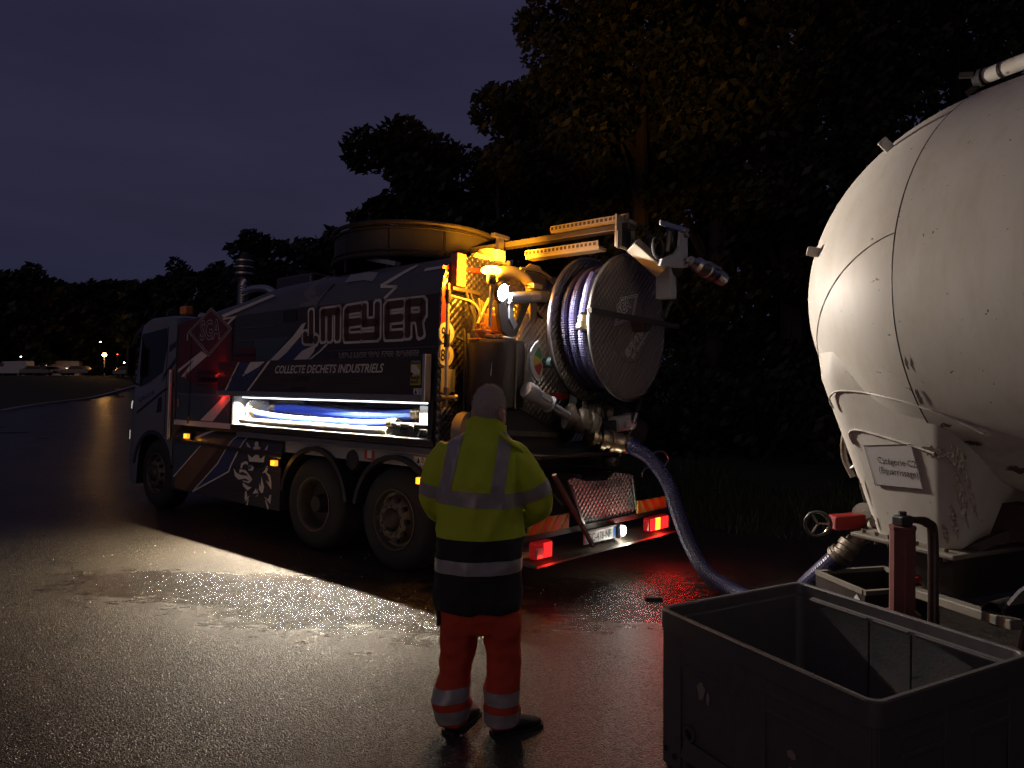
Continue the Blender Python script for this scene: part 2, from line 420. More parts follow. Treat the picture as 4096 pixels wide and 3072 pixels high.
# kerb stones along the field edge
kr = thing('kerb', 'pale kerb curving along the far grass field at the left', 'kerb'); kr['kind'] = 'structure'; del kr['category']
prev = None
for i in range(46):
    a = -.86 + i*.0125
    d = kerb_dist(a) - .3
    p = Vector((math.sin(a)*d, math.cos(a)*d, 0)); p.z = gz(p.x, p.y)
    if prev is not None:
        e = (p - prev).normalized()*.012
        obj('kerb_stone', M().bar(prev + Vector((0,0,.07)), p - e + Vector((0,0,.07)), .3, .2), MATS['kerb_stone'], kr)
    prev = p

# ---------------------------------------------------------------- vacuum truck (x rearwards, y to the far side, z up)
Rm = Matrix((-U0, W0*math.cos(ROLL) - Vector((0,0,1))*math.sin(ROLL), W0*math.sin(ROLL) + Vector((0,0,1))*math.cos(ROLL))).transposed()
TRM = Matrix.Translation(TO) @ Rm.to_4x4()
truck = thing('vacuum_truck', 'large silver and dark vacuum tanker truck with lit open side locker and rear hose reel', 'truck')
truck.matrix_world = TRM
T = truck
def sd(y0): return lambda u, v, w: (u, y0 - w, v)           # decal plane on the near side
def rr(x0): return lambda u, v, w: (x0 + w, u, v)           # plane facing the rear
def textmesh(body, size, fn, depth, bold=0., shear=0., sx=1., rot=0., origin=(0, 0), align='LEFT', space=1.):
    c = bpy.data.curves.new('t', 'FONT'); c.body = body; c.size = size; c.offset = bold; c.shear = shear; c.resolution_u = 3
    c.align_x = align; c.space_character = space
    o = bpy.data.objects.new('t', c); COL.objects.link(o)
    dg = bpy.context.evaluated_depsgraph_get(); me = bpy.data.meshes.new_from_object(o.evaluated_get(dg))
    m = M(); ca, sa = math.cos(rot), math.sin(rot)
    for v in me.vertices:
        u, w = v.co.x*sx, v.co.y
        m.v.append(fn(origin[0] + u*ca - w*sa, origin[1] + u*sa + w*ca, depth))
    for p in me.polygons: m.f.append(tuple(p.vertices)); m.mi.append(0)
    bpy.data.objects.remove(o); bpy.data.meshes.remove(me); bpy.data.curves.remove(c)
    return m
def text(name, body, size, fn, depth, mat, parent, **kw):
    return obj(name, textmesh(body, size, fn, depth, **kw), MATS[mat], parent, fix=False)
def decal(name, poly, fn, mat, parent, d=.003):
    return obj(name, M().prism(poly, fn, d), MATS[mat], parent)

# --- chassis
m = M()
for y in (.85, 1.55): m.box((-6.0, y, .75), (1.6, y + .1, 1.05))
for x in (-4.5, -3, -1.8, -.7, .6, 1.5): m.box((x, .95, .8), (x + .1, 1.55, 1.0))
for x in (-5.37, -1.36, 0): m.cyl((x, .3, .53), (x, 2.2, .53), .08, n=10)
m.box((-4.4, .45, .45), (-2.2, .8, 1.0)); m.box((-4.4, 1.7, .45), (-2.2, 2.1, 1.0))
m.box((-4.6, .1, 1.17), (.55, 2.4, 1.275))
obj('chassis', m, MATS['dark_steel'], T)

# --- cab
prof = [(-4.74,1.0),(-4.74,2.74),(-4.80,2.82),(-5.0,2.86),(-5.6,2.86),(-5.92,2.78),(-6.02,2.66),(-6.08,2.4),(-6.2,1.78),(-6.28,1.5),(-6.30,.95),(-6.28,.42),(-6.2,.32),(-6.0,.32),(-5.98,.6)]
for k in range(0, 11):
    a = PI - .12 - k*(PI - .24)/10; prof.append((-5.37 + .60*math.cos(a), .55 + .58*math.sin(a)))
prof.append((-4.76, .62))
def cabsec(y, e):
    out = []
    for x, z in prof:
        fx = sstep(-5.6, -6.15, x) if x > -6.15 else 1
        fx = min(1, max(0, (-5.7 - x)/.4))
        out.append((x + e*fx, y, z - (e*.35 if z > 2.5 else 0)))
    return out
secs = [cabsec(0, .17), cabsec(.02, .11), cabsec(.07, .055), cabsec(.18, .012), cabsec(.3, 0), cabsec(2.2, 0), cabsec(2.32, .012), cabsec(2.43, .055), cabsec(2.48, .11), cabsec(2.5, .17)]
cab = obj('cab', M().loft(secs), MATS['cab_paint'], T, smooth=True)
win = [(-5.84,2.60),(-5.05,2.66),(-5.02,2.42),(-5.13,2.02),(-5.60,1.86),(-5.88,1.80),(-5.88,2.05)]
decal('side_window', win, sd(-.001), 'glass_dark', cab, .006)
m = M(); e = 0.014
m.add([(-6.02-e,.3,2.62),(-6.02-e,2.2,2.62),(-6.2-e,2.2,1.80),(-6.2-e,.3,1.80)], [(0,1,2,3)]); obj('windscreen', m, MATS['glass_dark'], cab)
obj('sun_visor', M().prism([(-5.95,2.80),(-6.30,2.62),(-6.32,2.56),(-6.02,2.66)], lambda u, v, w: (u, .06 + w, v), 2.38), MATS['black_plastic'], cab)
for y in (.35, .62, 1.9, 2.15): obj('roof_lamp', M().lathe([(0,0),(.085,.01),(.10,.05),(.07,.10),(0,.11)], (-5.55 - .12*abs(math.sin(y*7)), y, 2.92), (-1,0,0), 16), MATS['black_plastic'], cab, smooth=True)
m = M().box((-4.95,.12,2.86),(-4.76,.24,2.985)); obj('roof_beacon', m, MATS['amber_off'], cab, bevel=.02)
obj('air_horn', M().lathe([(.03,0),(.035,.3),(.07,.42),(.0,.42)], (-5.1,.75,2.93), (-1,0,0), 14), MATS['alu'], cab, smooth=True)
m = M().box((-6.02,-.17,1.95),(-5.94,-.04,2.42)); mi = obj('mirror', m, MATS['black_plastic'], cab, bevel=.04)
obj('mirror_arm', M().tube([(-5.98,-.1,2.42),(-5.96,-.05,2.55),(-5.9,.05,2.58)], .016), MATS['black_plastic'], mi)
obj('mirror_arm', M().tube([(-5.98,-.1,1.95),(-5.96,-.05,1.85),(-5.9,.05,1.82)], .016), MATS['black_plastic'], mi)
obj('mirror_glass', M().box((-5.938,-.16,1.98),(-5.934,-.05,2.39)), MATS['glass_dark'], mi)
dr = decal('door_seam', [(-5.02,1.10),(-5.00,1.10),(-5.00,2.68),(-5.02,2.68)], sd(0), 'decal_black', cab, .002)
decal('door_handle', [(-5.28,1.42),(-5.12,1.44),(-5.13,1.66),(-5.24,1.64)], sd(0), 'decal_black', cab, .004)
decal('cab_stripe', [(-4.95,2.40),(-4.745,2.46),(-4.745,2.38),(-4.95,2.30)], sd(0), 'decal_maroon', cab, .003)
decal('cab_stripe', [(-5.10,1.98),(-4.745,2.22),(-4.745,2.14),(-5.02,1.98),(-5.14,1.86)], sd(0), 'decal_black', cab, .003)
decal('cab_stripe', [(-5.95,1.42),(-5.1,1.76),(-4.745,1.86),(-4.745,1.82),(-5.1,1.72),(-5.95,1.38)], sd(0), 'decal_black', cab, .003)
text('cab_lettering', '02 38 67 22 49', .10, sd(0), .003, 'decal_maroon', cab, origin=(-5.88,1.56), rot=.25, sx=.85)
for y, s in ((.05, 1), (2.45, -1)):
    h = obj('headlight', M().box((-6.315, y, .86), (-6.12, y + s*.30, 1.20)) if s > 0 else M().box((-6.315, y - .30, .86), (-6.12, y, 1.20)), MATS['lens_clear'], cab, bevel=.04)
    obj('running_light', M().box((-6.322, y + s*.02 - .01, .98), (-6.16, y + s*.02 + .01, 1.12)), MATS['headlight_lens'], h)
obj('corner_glint', M().tube([(-6.20,.035,1.58),(-6.22,.04,1.52),(-6.23,.04,1.46)], [.008,.014,.008], 8), MATS['headlight_lens'], cab)  # small glowing strip in place of a glint on the cab corner
obj('bumper', M().box((-6.34,.12,.30),(-6.2,2.38,.62)), MATS['black_plastic'], cab, bevel=.04)
obj('grille', M().box((-6.318,.55,1.0),(-6.29,1.95,1.6)), MATS['black_plastic'], cab)
m = M()
for k in range(13):
    a0 = PI - .15 - k*(PI - .3)/12; m.v += [(-5.37 + rr_*math.cos(a0), yy, .55 + rr_*math.sin(a0)*.97) for rr_ in (.575, .635) for yy in (-.012, .32)]
for k in range(12):
    b = k*4; m.f += [(b,b+1,b+5,b+4),(b+2,b+6,b+7,b+3),(b,b+4,b+6,b+2),(b+1,b+3,b+7,b+5)]; m.mi += [0]*4
obj('wheel_arch', m, MATS['black_plastic'], cab, smooth=True)
# --- steps, cab-rear pipe
obj('intake_pipe', M().tube([(-4.80,-.03,1.06),(-4.80,-.03,2.05)], .035, 12), MATS['steel'], T, smooth=True)
# --- snorkel stack behind the cab
st = obj('exhaust_stack', M().lathe([(.10,0),(.10,.55),(.13,.57),(.13,.62),(.11,.64),(.11,.70),(.13,.72),(.13,.76),(.10,.80),(.06,.90),(0,.92)], (-4.05,.62,2.85), (0,0,1), 20), MATS['dark_steel'], T, smooth=True)
for z in (3.44, 3.53, 3.62): obj('band', M().lathe([(.132,0),(.136,.01),(.132,.025)], (-4.05,.62,z), (0,0,1), 20), MATS['alu'], st, smooth=True)
fx = obj('flexible_duct', M().tube(smooth_path([(-3.72,.42,2.90),(-3.72,.42,3.22),(-3.70,.45,3.30)],6), .06, 12), MATS['steel'], T, smooth=True)
for k in range(9): obj('duct_ring', M().lathe([(.062,0),(.072,.012),(.062,.024)], (-3.72,.42,2.93 + k*.034), (0,0,1), 14), MATS['alu'], fx, smooth=True)
obj('elbow_pipe', M().tube(smooth_path([(-3.7,.42,3.12),(-3.4,.38,3.15),(-3.05,.38,3.12),(-2.85,.4,3.02)],6), .05, 12), MATS['alu'], T, smooth=True)

# --- tank body above the lockers
def bodysec(x, top):
    s = (top - 1.7)/(3.16 - 1.7)
    base = [(0,1.70),(0,2.3),(0,2.78),(.012,2.88),(.05,2.98),(.11,3.06),(.2,3.115),(.35,3.145),(.7,3.16),(1.25,3.165),(1.8,3.16),(2.15,3.145),(2.3,3.115),(2.39,3.06),(2.45,2.98),(2.488,2.88),(2.5,2.78),(2.5,2.3),(2.5,1.70)]
    return [(x, y, 1.7 + (z - 1.7)*s) for y, z in base]
secs = [bodysec(.585, 3.16), bodysec(-.5, 3.155), bodysec(-1.6, 3.14), bodysec(-2.4, 3.11), bodysec(-2.8, 3.06), bodysec(-3.2, 2.99), bodysec(-3.8, 2.92), bodysec(-4.3, 2.86), bodysec(-4.66, 2.82)]
body = obj('tank_body', M().loft(secs[::-1]), MATS['body_grey'], T, smooth=True)
BD = -.002
for nm, poly, mt in [
 ('dark_field', [(-4.65,1.72),(.57,1.72),(.57,2.735),(-.25,2.735),(-1.2,2.74),(-2.1,2.74),(-3.42,2.72),(-3.8,2.66),(-4.65,2.66)], 'body_dark'),
 ('maroon_field', [(-1.2,2.135),(.57,2.135),(.57,2.735),(-.25,2.735),(-1.2,2.735),(-1.95,2.735),(-1.66,2.56),(-1.2,2.3)], 'decal_maroon')]:
    decal(nm, poly, sd(0), mt, body, .002 if nm == 'dark_field' else .004)
DEC = {
'red_field':([(-4.64,2.70),(-3.776,2.80),(-3.224,2.711),(-3.182,2.142),(-3.386,2.146),(-3.357,1.769),(-4.342,1.887),(-4.64,2.034)],'decal_red'),
'white_line':([(-3.492,2.757),(-2.30,2.94),(-2.22,2.92),(-3.423,2.719)],'decal_white'),
'white_arrow':([(-3.453,2.716),(-3.096,2.726),(-3.29,2.625),(-3.335,2.642),(-3.223,2.704),(-3.421,2.692)],'decal_white'),
'white_stripe':([(-4.64,2.051),(-4.139,2.237),(-3.982,2.296),(-3.818,2.23),(-4.483,1.943),(-4.535,1.952),(-4.168,2.189),(-4.64,2.009)],'decal_white'),
'white_stripe.a':([(-1.654,2.547),(-1.576,2.564),(-1.673,2.407),(-1.945,2.226),(-2.139,2.134),(-2.305,2.137),(-2.117,2.244),(-1.818,2.416)],'decal_white'),
'white_stripe.b':([(-1.369,2.304),(-1.618,2.245),(-1.81,2.134),(-1.523,2.131),(-1.398,2.227)],'decal_white'),
'white_stripe.c':([(-1.192,2.302),(-1.288,2.236),(-1.514,2.134),(-1.467,2.133),(-1.263,2.228),(-1.139,2.304)],'decal_white'),
'blue_stripe':([(-1.663,2.402),(-1.394,2.295),(-1.627,2.245),(-1.819,2.134),(-2.129,2.135),(-1.936,2.224)],'decal_blue'),
'pale_print':([(-1.685,2.80),(-1.35,2.80),(-1.37,2.757),(-1.713,2.745)],'cab_paint'),
'dark_print':([(-2.043,2.722),(-1.783,2.722),(-1.747,2.589),(-2.035,2.593)],'decal_black'),
'blue_panel':([(-2.648,2.414),(-1.894,2.414),(-2.293,2.143),(-2.643,2.141)],'decal_teal'),
}
for i, (nm, (poly, mt)) in enumerate(DEC.items()):
    decal(nm.split('.')[0], poly, sd(-.006 if 'white' in nm or 'dark_pr' in nm else -.0045), mt, body, .0035)
# prints on the rounded shoulder: strips that follow the curve of the body
def shoulder(u, z, x=None):
    s = {True: 1}.get(True); zz = z
    ys = [(2.78,0),(2.88,.012),(2.98,.05),(3.06,.11),(3.115,.2),(3.145,.35),(3.16,.7)]
    for (z0, y0), (z1, y1) in zip(ys, ys[1:]):
        if zz <= z1: return y0 + (y1 - y0)*max(0, (zz - z0))/(z1 - z0)
    return .7
def curved_strip(name, centre, w, mat, lift=.006):
    m = M(); pts = []
    for (u0, z0), (u1, z1) in zip(centre, centre[1:]):
        k = max(2, int(abs(z1 - z0)/.03))
        pts += [(u0 + (u1 - u0)*t/k, z0 + (z1 - z0)*t/k) for t in range(k)]
    pts.append(centre[-1])
    for i, (u, z) in enumerate(pts):
        a, b = pts[max(0, i-1)], pts[min(len(pts)-1, i+1)]; d = Vector((b[0]-a[0], b[1]-a[1])).normalized(); nn = Vector((-d.y, d.x))*w/2
        for s in (1, -1):
            uu, zz = u + nn.x*s, z + nn.y*s; m.v.append((uu, shoulder(uu, zz) - lift, zz + lift*.5))
    for i in range(len(pts) - 1): m.f.append((2*i, 2*i+1, 2*i+3, 2*i+2)); m.mi.append(0)
    return obj(name, m, MATS[mat], body)
curved_strip('lightning_line', [(.13,3.06),(-.09,2.955),(-.298,2.872)], .045, 'decal_white')
curved_strip('lightning_line', [(-.30,2.87),(-.04,2.845)], .03, 'decal_white')
curved_strip('lightning_line', [(-.04,2.85),(-.221,2.735)], .035, 'decal_white')
curved_strip('pale_print', [(-1.25,3.10),(-1.34,3.02),(-1.45,2.92),(-1.53,2.80)], .34, 'cab_paint')
curved_strip('glossy_panel', [(-.95,3.02),(-.62,3.02),(-.45,2.99)], .10, 'grey_paint')
curved_strip('pale_mark', [(.30,2.99),(.54,2.995)], .035, 'decal_white')
for z, x0, x1 in ((2.735,-.2,.575),(2.225,-1.15,.575),(2.56,-3.1,-2.2),(2.40,-3.1,-1.9)):
    obj('body_ridge', M().tube([(x0,-.006,z),(x1,-.006,z)], .007, 8), MATS['body_grey'], body)
for x in (-3.18,-4.28): obj('panel_seam', M().box((x,-.011,1.30),(x+.012,-.008,2.68)), MATS['decal_black'], body)
for x, z in ((-4.36,2.50),(-4.38,1.98)): obj('hinge', M().cyl((x,-.02,z-.05),(x,-.02,z+.05),.014,n=8), MATS['steel'], body)

# emblem diamond SGA
def ring_poly(name, outer, inner, fn, mat, parent, d):
    n = len(outer); m = M(); m.v = [fn(*p, d) for p in outer] + [fn(*p, d) for p in inner]
    m.f = [(i, (i+1) % n, n + (i+1) % n, n + i) for i in range(n)]; m.mi = [0]*n
    return obj(name, m, MATS[mat], parent)
dm = [(-4.382,2.575),(-3.755,2.875),(-3.198,2.565),(-3.78,2.221)]; c = (-3.776,2.578)
sc = lambda k: [(c[0] + (x - c[0])*k, c[1] + (z - c[1])*k) for x, z in dm]
dmf = lambda u, v, w: (u, (shoulder(u, 2.78 + (v - 2.62)*1.25) if v > 2.62 else 0) - w, v)
decal('emblem_back', sc(.99), sd(0), 'decal_red', body, .0105)
ring_poly('emblem_border', sc(.97), sc(.90), sd(0), 'decal_black', body, .0115)
ring_poly('emblem_line', sc(1.0), sc(.972), sd(0), 'decal_white', body, .012)
ring_poly('emblem_line', sc(.90), sc(.88), sd(0), 'decal_white', body, .012)
text('emblem_letters', 'SGA', .36, sd(0), .012, 'decal_white', body, origin=(-4.04,2.455), sx=.80, bold=.011)
text('emblem_letters', 'SGA', .36, sd(0), .0135, 'decal_maroon', body, origin=(-4.04,2.455), sx=.80, bold=.002)

# big name on the tank: strokes per letter with a pale outline
def strokes(name, segs, t, z0, fn, h, mat, grow):
    m = M()
    for (x0, y0, x1, y1) in segs:
        p0, p1 = Vector((x0, y0)), Vector((x1, y1)); d = (p1 - p0).normalized(); nn = Vector((-d.y, d.x))
        hw = t/2 + grow; a, b = p0 - d*(t/2 + grow), p1 + d*(t/2 + grow); c = min(hw*.55, .025)
        poly = [a + nn*(hw - c), a + d*c + nn*hw, b - d*c + nn*hw, b + nn*(hw - c), b - nn*(hw - c), b - d*c - nn*hw, a + d*c - nn*hw, a - nn*(hw - c)]
        m.add([fn(q.x, q.y, h) for q in poly], [tuple(range(8))])
    return obj(name, m, MATS[mat], body, fix=False)
t = .082; B0, T0 = 2.375, 2.66
LET = {
 'J': [(-1.455,2.36,-1.475,T0),(-1.55,B0-.01,-1.47,B0-.01),(-1.575,2.375,-1.578,2.42)],
 'dot': [(-1.372,2.355,-1.368,2.362)],
 'M': [(-1.235,B0,-1.255,2.655),(-1.255,2.655,-.985,2.66),(-1.115,B0,-1.125,2.60),(-.975,B0,-.985,2.655)],
 'E': [(-.82,B0+.02,-.83,2.64),(-.80,2.662,-.615,2.668),(-.82,2.52,-.615,2.525),(-.81,2.362,-.60,2.362)],
 'Y': [(-.525,2.52,-.53,2.67),(-.525,2.50,-.33,2.505),(-.31,B0,-.32,2.675),(-.525,2.362,-.33,2.362)],
 'E2': [(-.155,B0+.02,-.165,2.64),(-.14,2.664,.045,2.668),(-.155,2.525,.045,2.53),(-.145,2.36,.055,2.36)],
 'R': [(.155,B0-.01,.145,2.66),(.17,2.668,.335,2.668),(.365,2.56,.36,2.645),(.19,2.52,.335,2.52),(.34,B0-.01,.31,2.49)],
}
for i, (k, segs) in enumerate(LET.items()):
    strokes('name_letter_outline', segs, t, 0, sd(0), .0095, 'decal_white', .026)
    strokes('name_letter', segs, t, 0, sd(0), .0125, 'decal_brown', .0)
text('service_lettering', 'VIDANGE TOUTES FOSSES', .135, sd(0), .0085, 'decal_white', body, origin=(-.95,2.102), sx=.80, bold=.006, shear=.15)
text('service_lettering', 'VIDANGE TOUTES FOSSES', .135, sd(0), .0105, 'decal_brown', body, origin=(-.95,2.102), sx=.80, bold=.001, shear=.15)

# --- lower front locker block and sill
lo = obj('front_locker', M().box((-4.66,0,1.28),(-3.11,2.5,1.70)), MATS['body_grey'], T)
decal('blue_field', [(-4.65,1.36),(-3.2,1.36),(-3.45,1.695),(-4.65,1.695)], sd(0), 'decal_teal', lo, .003)
decal('white_stripe', [(-3.95,1.36),(-3.62,1.36),(-3.13,1.69),(-3.36,1.69)], sd(-.002), 'decal_white', lo, .003)
obj('latch', M().box((-4.60,-.03,1.52),(-4.55,0,1.64)), MATS['steel'], lo, bevel=.006)
obj('latch', M().box((-4.28,-.03,1.30),(-4.24,0,1.40)), MATS['steel'], lo, bevel=.006)
obj('sill', M().box((-4.70,-.012,1.275),(-3.11,.02,1.345)), MATS['decal_white'], T, bevel=.004)
sl = obj('locker_sill', M().box((-3.12,-.03,1.275),(.575,.05,1.335)), MATS['dark_steel'], T, bevel=.006)
obj('edge_trim', M().box((-3.10,-.034,1.337),(.545,-.012,1.346)), MATS['alu'], sl)
obj('lower_rail', M().box((-3.0,-.012,1.19),(.57,.03,1.262)), MATS['body_grey'], T, bevel=.01)

# --- lit locker
lk = obj('hose_locker', M().box((-3.11,.0,1.338),(.54,.70,1.35)).box((-3.118,.0,1.338),(-3.10,.70,1.70)).box((.53,.0,1.338),(.545,.70,1.70)), MATS['locker_white'], T)
m = M().add([(-3.1,.66,1.35),(.53,.66,1.35),(.53,.52,1.70),(-3.1,.52,1.70)], [(0,1,2,3)]); obj('back_panel', m, MATS['quilted_fine'], lk)
for x in (-2.35, -1.2, -.1): obj('rib', M().bar((x,.645,1.36),(x+.05,.50,1.70), .05, .03, up=(0,1,0)), MATS['alu'], lk)
obj('ceiling', M().box((-3.1,.13,1.675),(.53,.66,1.695)), MATS['locker_white'], lk)
obj('end_plate', M().lathe([(0,0),(.16,0),(.17,.01),(.16,.02),(0,.02)], (-2.93,.25,1.52), (.8,-.6,0), 28), MATS['quilted_fine'], lk, smooth=True)
obj('led_strip', M().box((-3.05,.085,1.682),(.50,.115,1.692)), MATS['led_strip'], lk)
obj('bracket_plate', M().prism([(.18,1.49),(.40,1.49),(.40,1.66),(.18,1.66)], lambda u, v, w: (u, .16 + w, v), .012), MATS['label_white'], lk)
obj('door_frame', M().box((.50,-.035,1.345),(.56,0,1.72)), MATS['black_plastic'], lk)
obj('door_frame', M().box((-3.14,-.02,1.345),(-3.10,0,1.70)), MATS['black_plastic'], lk)
led = light('locker_led', 'AREA', T, (-1.28,.10,1.672), 330, (1.0,.88,.69), spread=R(114), shape='RECTANGLE', size=3.5, size_y=.012)
led.rotation_euler = Euler((R(-20), 0, 0))
# --- raised locker lid
lid = obj('locker_lid', M().box((-3.35,-.10,1.712),(.525,-.055,2.135)), MATS['decal_maroon'], T, bevel=.006)
obj('lid_edge', M().box((-3.36,-.112,1.708),(.53,-.05,1.765)), MATS['cab_paint'], lid, bevel=.004)
obj('lid_end', M().box((.505,-.13,1.70),(.545,-.05,2.15)), MATS['alu'], lid, bevel=.004)
for x in (-3.2, -1.4, .3): obj('lid_arm', M().bar((x,-.055,1.9),(x,.01,1.95), .03, .02), MATS['steel'], lid)
LF = sd(-.100)
for nm, poly, mt, d in [('red_field',[(-3.34,1.77),(-2.63,1.77),(-2.24,2.13),(-3.34,2.13)],'decal_red',.002),
 ('blue_field',[(-2.804,2.116),(-2.562,2.112),(-2.751,1.944),(-2.253,2.122),(-2.63,1.770),(-3.085,1.770)],'decal_blue',.004),
 ('white_stripe',[(-2.562,2.12),(-2.241,2.122),(-2.376,2.061),(-2.742,1.944)],'decal_white',.006),
 ('white_line',[(-2.119,2.129),(-2.165,2.13),(-2.62,1.770),(-2.585,1.770)],'decal_white',.006),
 ('white_line',[(-3.114,1.770),(-2.818,2.123),(-2.846,2.124),(-3.148,1.770)],'decal_white',.006)]:
    decal(nm, poly, LF, mt, lid, d)
dd = [(-3.0,1.93),(-2.80,2.06),(-2.58,1.92),(-2.80,1.79)]
ring_poly('small_emblem', dd, [(-2.98,1.93),(-2.80,2.045),(-2.60,1.92),(-2.80,1.805)], LF, 'decal_maroon', lid, .007)
text('small_emblem_letters', 'SGA', .10, LF, .007, 'decal_maroon', lid, origin=(-2.90,1.885))
text('lid_lettering', 'COLLECTE DECHETS INDUSTRIELS', .125, LF, .004, 'decal_white', lid, origin=(-2.03,1.982), sx=1.0, bold=.002, shear=.28)
text('faded_lettering', 'POUILLY DE REY - ORLEANS - AMILLY - LA FERTE - SUR LOIRE - ST SATUR', .09, LF, .003, 'decal_brown', lid, origin=(-2.30,1.86), sx=.62)
for x, z in ((-1.62,1.915),(-1.7,1.80)): decal('dark_patch', [(x,z-.02),(x+.26,z-.02),(x+.30,z+.03),(x+.04,z+.03)], LF, 'decal_black', lid, .0025)
stk = decal('blind_spot_sticker', [(.318,1.858),(.462,1.858),(.455,2.06),(.316,2.06)], LF, 'chev_yellow', lid, .004)
decal('sticker_figure', [(.33,1.98),(.33,2.05),(.40,2.05),(.425,2.01),(.45,2.0),(.44,1.96),(.38,1.955)], LF, 'label_white', stk, .006)
decal('sticker_shade', [(.32,1.93),(.36,1.97),(.32,1.985)], LF, 'decal_black', stk, .006)
text('sticker_heading', 'ATTENTION', .028, LF, .004, 'label_white', stk, origin=(.318,2.07), sx=.85)
text('sticker_lettering', 'ANGLES\nMORTS', .040, LF, .007, 'decal_black', stk, origin=(.326,1.912), sx=.82, bold=.0015)
decal('warning_label', [(.379,1.768),(.495,1.768),(.493,1.826),(.377,1.826)], LF, 'label_white', lid, .013)
def picto(parent, fn, cx, cz, s, d):
    decal('triangle_mark', [(cx-.5*s,cz-.25*s),(cx-.1*s,cz-.25*s),(cx-.3*s,cz+.28*s)], fn, 'decal_black', parent, d)
    n = 10; o = [(cx+.3*s+.16*s*math.cos(2*PI*k/n), cz+.03*s+.25*s*math.sin(2*PI*k/n)) for k in range(n)]
    i = [(cx+.3*s+.09*s*math.cos(2*PI*k/n), cz+.03*s+.17*s*math.sin(2*PI*k/n)) for k in range(n)]
    ring_poly('ring_mark', o, i, fn, 'decal_black', parent, d)
picto(lid, LF, .436, 1.797, .09, .0145)
light('lid_warning_lamp', 'POINT', T, (-3.36,-.085,1.98), 2.0, (1,.03,.02), shadow_soft_size=.03)
light('lid_warning_lamp', 'POINT', T, (-3.39,-.07,1.73), 1.4, (1,.03,.02), shadow_soft_size=.03)
for z in (1.98, 1.73): obj('red_lamp', M().box((-3.352,-.095,z-.02),(-3.338,-.065,z+.02)), MATS['red_lens'], lid)
# red cabinet recess ahead of the lid
cbn = obj('valve_cabinet', M().box((-4.05,-.008,1.86),(-3.40,.0,2.04)), MATS['decal_red'], T)
obj('grab_bar', M().tube([(-3.97,-.04,1.95),(-3.97,-.055,1.955),(-3.45,-.055,1.955),(-3.45,-.04,1.95)], .025, 8), MATS['dark_steel'], cbn)
obj('cabinet_rail', M().box((-4.12,-.03,1.845),(-3.38,-.008,1.875)), MATS['decal_red'], cbn)
decal('slot', [(-3.15,2.14),(-2.62,2.14),(-2.62,2.30),(-3.15,2.30)], sd(-.012), 'decal_red', cbn, .002)
decal('slot', [(-3.15,2.20),(-2.62,2.20),(-2.62,2.235),(-3.15,2.235)], sd(-.014), 'decal_black', cbn, .002)

# --- side skirt with prints
sec = lambda x: [(x,0,.37),(x,0,1.06),(x,.02,1.14),(x,.06,1.20),(x,.13,1.245),(x,.2,1.245),(x,.2,.37)]
sk = obj('side_skirt', M().loft([sec(-4.70), sec(-1.99)]), MATS['body_dark'], T, smooth=True)
def skf(u, v, w):
    y = 0 if v < 1.06 else (.02*(v-1.06)/.08 if v < 1.14 else (.02 + .04*(v-1.14)/.06 if v < 1.20 else .06 + .07*(v-1.20)/.045))
    return (u, y - w, v)
def skdec(name, poly, mt, d):
    m = M(); me = bmesh.new(); vs = [me.verts.new((u, v, 0)) for u, v in poly]; f = me.faces.new(vs)
    bmesh.ops.triangulate(me, faces=[f])
    for z in (1.06, 1.10, 1.14, 1.17, 1.20, 1.22): bmesh.ops.bisect_plane(me, geom=me.verts[:] + me.edges[:] + me.faces[:], plane_co=(0, z, 0), plane_no=(0, 1, 0))
    me.verts.index_update(); m.v = [skf(v.co.x, v.co.y, d) for v in me.verts]; m.f = [tuple(v.index for v in f.verts) for f in me.faces]; m.mi = [0]*len(m.f); me.free()
    return obj(name, m, MATS[mt], sk)
skdec('grey_field', [(-4.69,.38),(-4.69,1.0),(-3.95,1.03),(-4.64,.54)], 'decal_teal', .002)
skdec('tan_stripe', [(-3.713,1.134),(-3.269,1.158),(-4.30,.381),(-4.63,.399),(-4.614,.527)], 'decal_tan', .003)
skdec('brown_stripe', [(-3.248,1.182),(-3.05,1.227),(-3.474,.817),(-4.126,.387),(-4.281,.383)], 'decal_brown', .003)
skdec('blue_arrow', [(-3.007,1.235),(-3.172,1.071),(-3.439,.814),(-4.075,.392),(-3.17,.742),(-3.109,.827),(-2.919,1.075),(-2.791,1.235)], 'decal_blue', .004)
for pl in ([(-3.006,1.238),(-3.071,1.212),(-3.206,1.072),(-3.462,.816),(-4.099,.392),(-4.076,.384),(-3.439,.81),(-3.183,1.067),(-3.048,1.206),(-2.987,1.238)],
 [(-4.079,.381),(-3.149,.729),(-3.09,.82),(-2.873,1.08),(-2.816,1.178),(-2.727,1.238),(-2.75,1.238),(-2.843,1.184),(-2.901,1.085),(-3.119,.824),(-3.168,.741),(-4.097,.395)],
 [(-3.926,1.025),(-4.671,.541),(-4.641,.532),(-3.899,1.016)], [(-3.80,1.238),(-3.66,1.238),(-4.008,1.119),(-4.097,1.12)]): skdec('white_line', pl, 'decal_white', .006)
